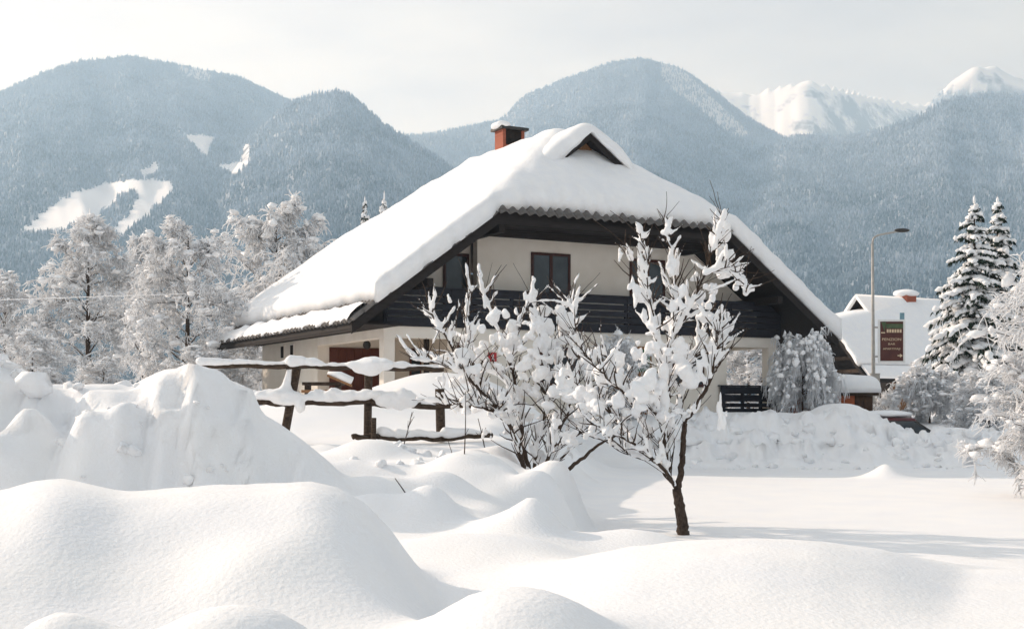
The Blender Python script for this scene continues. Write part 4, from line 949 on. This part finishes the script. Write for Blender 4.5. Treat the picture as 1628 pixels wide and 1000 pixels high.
fr.build('sign_frame', M['white_paint'], SG, org=so)
pn = G().box(s0.x+t_, s1.x-t_, sy+.02, sy+.05, s0.z+t_, s1.z-t_).build('panel', M['sign_brown'], SG, org=so)
def sq(u0, u1, v0, v1, m, nm, dy=.016): return G().box(s0.x+W_*u0, s0.x+W_*u1, sy+dy, sy+.0195, s0.z+H_*v0, s0.z+H_*v1).build(nm, M[m], pn, org=so)
sq(.30, .92, .80, .90, 'sign_green', 'green_band', .014)
em = G(); em.prism([(s0.x+W_*.12, sy+.012, s0.z+H_*.94), (s0.x+W_*.30, sy+.012, s0.z+H_*.94), (s0.x+W_*.24, sy+.012, s0.z+H_*.72)], (0, .007, 0)); em.build('emblem', M['sign_green'], pn, org=so)
sq(.11, .26, .685, .71, 'cream', 'emblem_base')
def txt(body, u, v, h, wide=None):
    cu = bpy.data.curves.new('lettering', 'FONT'); cu.body = body; cu.align_x = 'CENTER'; cu.size = H_*h*1.4; cu.extrude = .002
    o = bpy.data.objects.new('lettering', cu); COL.objects.link(o); bpy.context.view_layer.update()
    me = bpy.data.meshes.new_from_object(o.evaluated_get(bpy.context.evaluated_depsgraph_get())); bpy.data.objects.remove(o)
    me.materials.clear(); me.materials.append(M['cream'])
    o = bpy.data.objects.new('lettering', me); COL.objects.link(o); o.parent = pn
    if wide: s = wide*W_/max(o.dimensions.x, .01); o.scale = (s, 1, 1)
    o.location = (W_*u, .013, H_*v); o.rotation_euler = (R(90), 0, 0); return o
for q in range(6): sq(.32+q*.095, .32+q*.095+.07, .70, .775, 'cream', 'letter_block')
txt('PENZION', .5, .515, .060, .70); txt('BAR', .5, .415, .045, .26); txt('APARTMAJI', .5, .305, .045, .64)
ar = G(); ay = s0.z+H_*.17; ax = s0.x+W_*.72
ar.box(ax, ax+W_*.10, sy+.012, sy+.019, ay-H_*.012, ay+H_*.012); ar.prism([(ax+W_*.09, sy+.011, ay+H_*.045), (ax+W_*.09, sy+.011, ay-H_*.045), (ax+W_*.19, sy+.011, ay)], (0, .008, 0)); ar.build('arrow', M['cream'], pn, org=so)
G().box(s1.x-.20, s1.x-.03, sy+.01, sy+.05, s1.z+.003, s1.z+.26).build('top_plate', M['teal'], SG, org=so)
for z in (s0.z+.25, s1.z-.3): G().box(lb.x-.02, s0.x+.1, sy+.061, sy+.10, z-.03, z+.03).build('bracket', M['metal'], SG, org=so)

# low orange shed under a slab of snow
Yh = 44.9; h0, h1 = at(1258, 640, Yh).x, at(1388, 640, Yh).x
SH = root('low_shed', 'low orange-brown shed under a thick slab of snow behind the weeping bush', 'shed', ((h0+h1)/2, Yh, -.4)); sho = SH.location.copy()
n_ = 9; wp = (h1-h0)/n_
for i in range(n_):
    G().box(h0+i*wp+.01, h0+(i+1)*wp-.01, Yh, Yh+.06, -.4, .46).build('wall_panel', M['orange'] if i < 7 else M['wood_brown'], SH, org=sho)
G().box(h0, h1, Yh+.07, Yh+.9, -.4, .45).build('body', M['brown'], SH, org=sho)
G().box(h0-.15, h1+.15, Yh-.2, Yh+1.0, .47, .56).build('roof', M['log'], SH, org=sho)
def slab(x0, x1, y0, y1, z0, T, nx=60, ny=40):
    u = np.linspace(0, 1, nx); v = np.linspace(0, 1, ny); U, V = np.meshgrid(u, v, indexing='ij'); X = x0+U*(x1-x0); Y = y0+V*(y1-y0)
    d = np.clip(np.minimum(np.minimum(X-x0, x1-X), np.minimum(Y-y0, y1-Y))/.4, 0, 1); top = z0+T*(.3+.7*np.sqrt(1-(1-d)**2))+.05*fbm(X*1.3, Y*1.3, o=2)
    n = nx*ny; f = grid_faces(nx, ny); idx = np.arange(n).reshape(nx, ny); per = np.concatenate([idx[:, 0], idx[-1, 1:], idx[::-1, -1][1:], idx[0, ::-1][1:-1]]); nxp = np.roll(per, -1)
    return np.concatenate([np.stack([X, Y, top], -1).reshape(-1, 3), np.stack([X, Y, np.full_like(X, z0)], -1).reshape(-1, 3)]), np.concatenate([f, f[:, ::-1]+n, np.stack([per, per+n, nxp+n, nxp], 1)])
Vb, Fb = slab(at(1300, 0, Yh).x, h1+.2, Yh-.3, Yh+1.1, .565, .62); npmesh('roof_snow', Vb-np.array(sho), Fb, M['snow_soft'], SH)

# car buried behind the bank
CY = 42.6; cx0 = at(1432, 0, CY).x
CA = root('parked_car', 'dark red car buried in snow up to its windows behind the shovelled bank', 'car', (cx0, CY, -1.75)); co_ = CA.location.copy()
def loft(sec, y0, y1):
    return G().prism([(x+cx0, y0, z-1.75) for x, z in sec], (0, y1-y0, 0))
loft([(-2.1, .30), (2.1, .30), (2.15, .62), (2.0, .78), (.95, .90), (-1.5, .92), (-2.1, .80)], CY-.8, CY+.8).build('body', M['car_paint'], CA, org=co_)
cab = [(-1.55, .93), (.95, .91), (.25, 1.36), (-1.15, 1.36)]
loft(cab, CY-.70, CY+.70).build('windows', M['glass'], CA, org=co_)
loft([(-1.25, 1.365), (.32, 1.365), (.20, 1.46), (-1.05, 1.46)], CY-.72, CY+.72).build('roof', M['car_paint'], CA, org=co_)
for x_, z_, x2, z2 in ((.98, .92, .30, 1.36),): 
    for yy in (-.715, .665): G().prism([(cx0+x_, CY+yy, z_-1.75), (cx0+x2, CY+yy, z2-1.75), (cx0+x2-.09, CY+yy, z2-1.75), (cx0+x_-.12, CY+yy, z_-1.75)], (0, .05, 0)).build('pillar', M['dark_metal'], CA, org=co_)
for x_ in (-1.35, 1.35):
    for y_ in (-.78, .62): G().tube([(cx0+x_, CY+y_, -1.43), (cx0+x_, CY+y_+.16, -1.43)], .31, 16).build('wheel', M['rubber'], CA, True, co_)
cs_ = G(); cs_.blob((cx0-.45, CY, -.18), (.85, .75, .14), 3, .1); cs_.build('roof_snow', M['snow_soft'], CA, True, co_)
cs_ = G(); cs_.blob((cx0+1.65, CY, -.86), (.85, .85, .24), 3, .1); cs_.build('bonnet_snow', M['snow_soft'], CA, True, co_)

# dry stalks sticking out of the foreground snow
def stalk(p0, p1, r, label, side=0):
    a, b = Vector(p0), Vector(p1); z = gz(a.x, a.y); a.z = z-.05
    g_ = G(); g_.tube(smooth_line([a, (a+b)/2+Vector((.01, 0, 0)), b], 7), np.linspace(r, r*.5, 7), 6)
    for k in range(side):
        q = a+(b-a)*random.uniform(.3, .9); g_.tube([q, q+Vector((random.uniform(-.12, .12), random.uniform(-.1, .1), random.uniform(.08, .2)))], [r*.6, r*.3], 5)
    o = g_.build('dry_stalk', M['bark'], None, True, a); o.location = a
    return tag(o, label, 'stalk', 'dry stalks poking out of the snow')
stalk(at(657, 803, 12.4), at(628, 760, 12.3), .008, 'thin leaning stalk on the small mound in front of the fence')
stalk(at(738, 735, 15.0), at(740, 625, 15.0), .008, 'tall straight stalk on the round mound below the fence', 1)
stalk(at(722, 730, 15.6), at(712, 700, 15.6), .006, 'short stalk left of the tall straight one')
stalk(at(813, 778, 17.0), at(815, 762, 17.0), .012, 'stubby stalk with snow in front of the shrub')
stalk(at(850, 772, 17.4), at(857, 735, 17.4), .008, 'stalk at the foot of the shrub stems', 2)
stalk(at(772, 705, 20.6), at(760, 665, 20.6), .012, 'branching stalk beneath the end of the fence', 5)
stalk(at(640, 705, 20.6), at(655, 655, 20.6), .010, 'branching stalk between two fence posts', 5)
# frosted cable
P = [at(-300, 478, 44)+Vector((0, 0, 0)), at(0, 477, 46), at(200, 470, 47.5), at(400, 464, 49)]
cb_ = G().tube(smooth_line(P, 40), .014, 6).build('overhead_cable', M['frost'], None, True); tag(cb_, 'thin frosted overhead cable crossing the trees left of the house', 'cable')

# ------------------------------------------------------------------ haze
hz = G().box(-7500, 7500, -3200, 7600, -60, 1500).build('haze', M['snow'], None); hz.data.materials.clear()
hm = bpy.data.materials.new('haze'); hm.use_nodes = True; t = hm.node_tree
for n in list(t.nodes):
    if n.type != 'OUTPUT_MATERIAL': t.nodes.remove(n)
pv = t.nodes.new('ShaderNodeVolumePrincipled'); pv.inputs['Color'].default_value = (.52, .76, 1.0, 1); pv.inputs['Absorption Color'].default_value = (1, 1, 1, 1); pv.inputs['Density'].default_value = 2.0e-4; pv.inputs['Anisotropy'].default_value = .2
t.links.new(pv.outputs[0], [n for n in t.nodes if n.type == 'OUTPUT_MATERIAL'][0].inputs['Volume'])
hz.data.materials.append(hm); tag(hz, 'pale winter haze in the valley air', 'haze', kind='stuff')
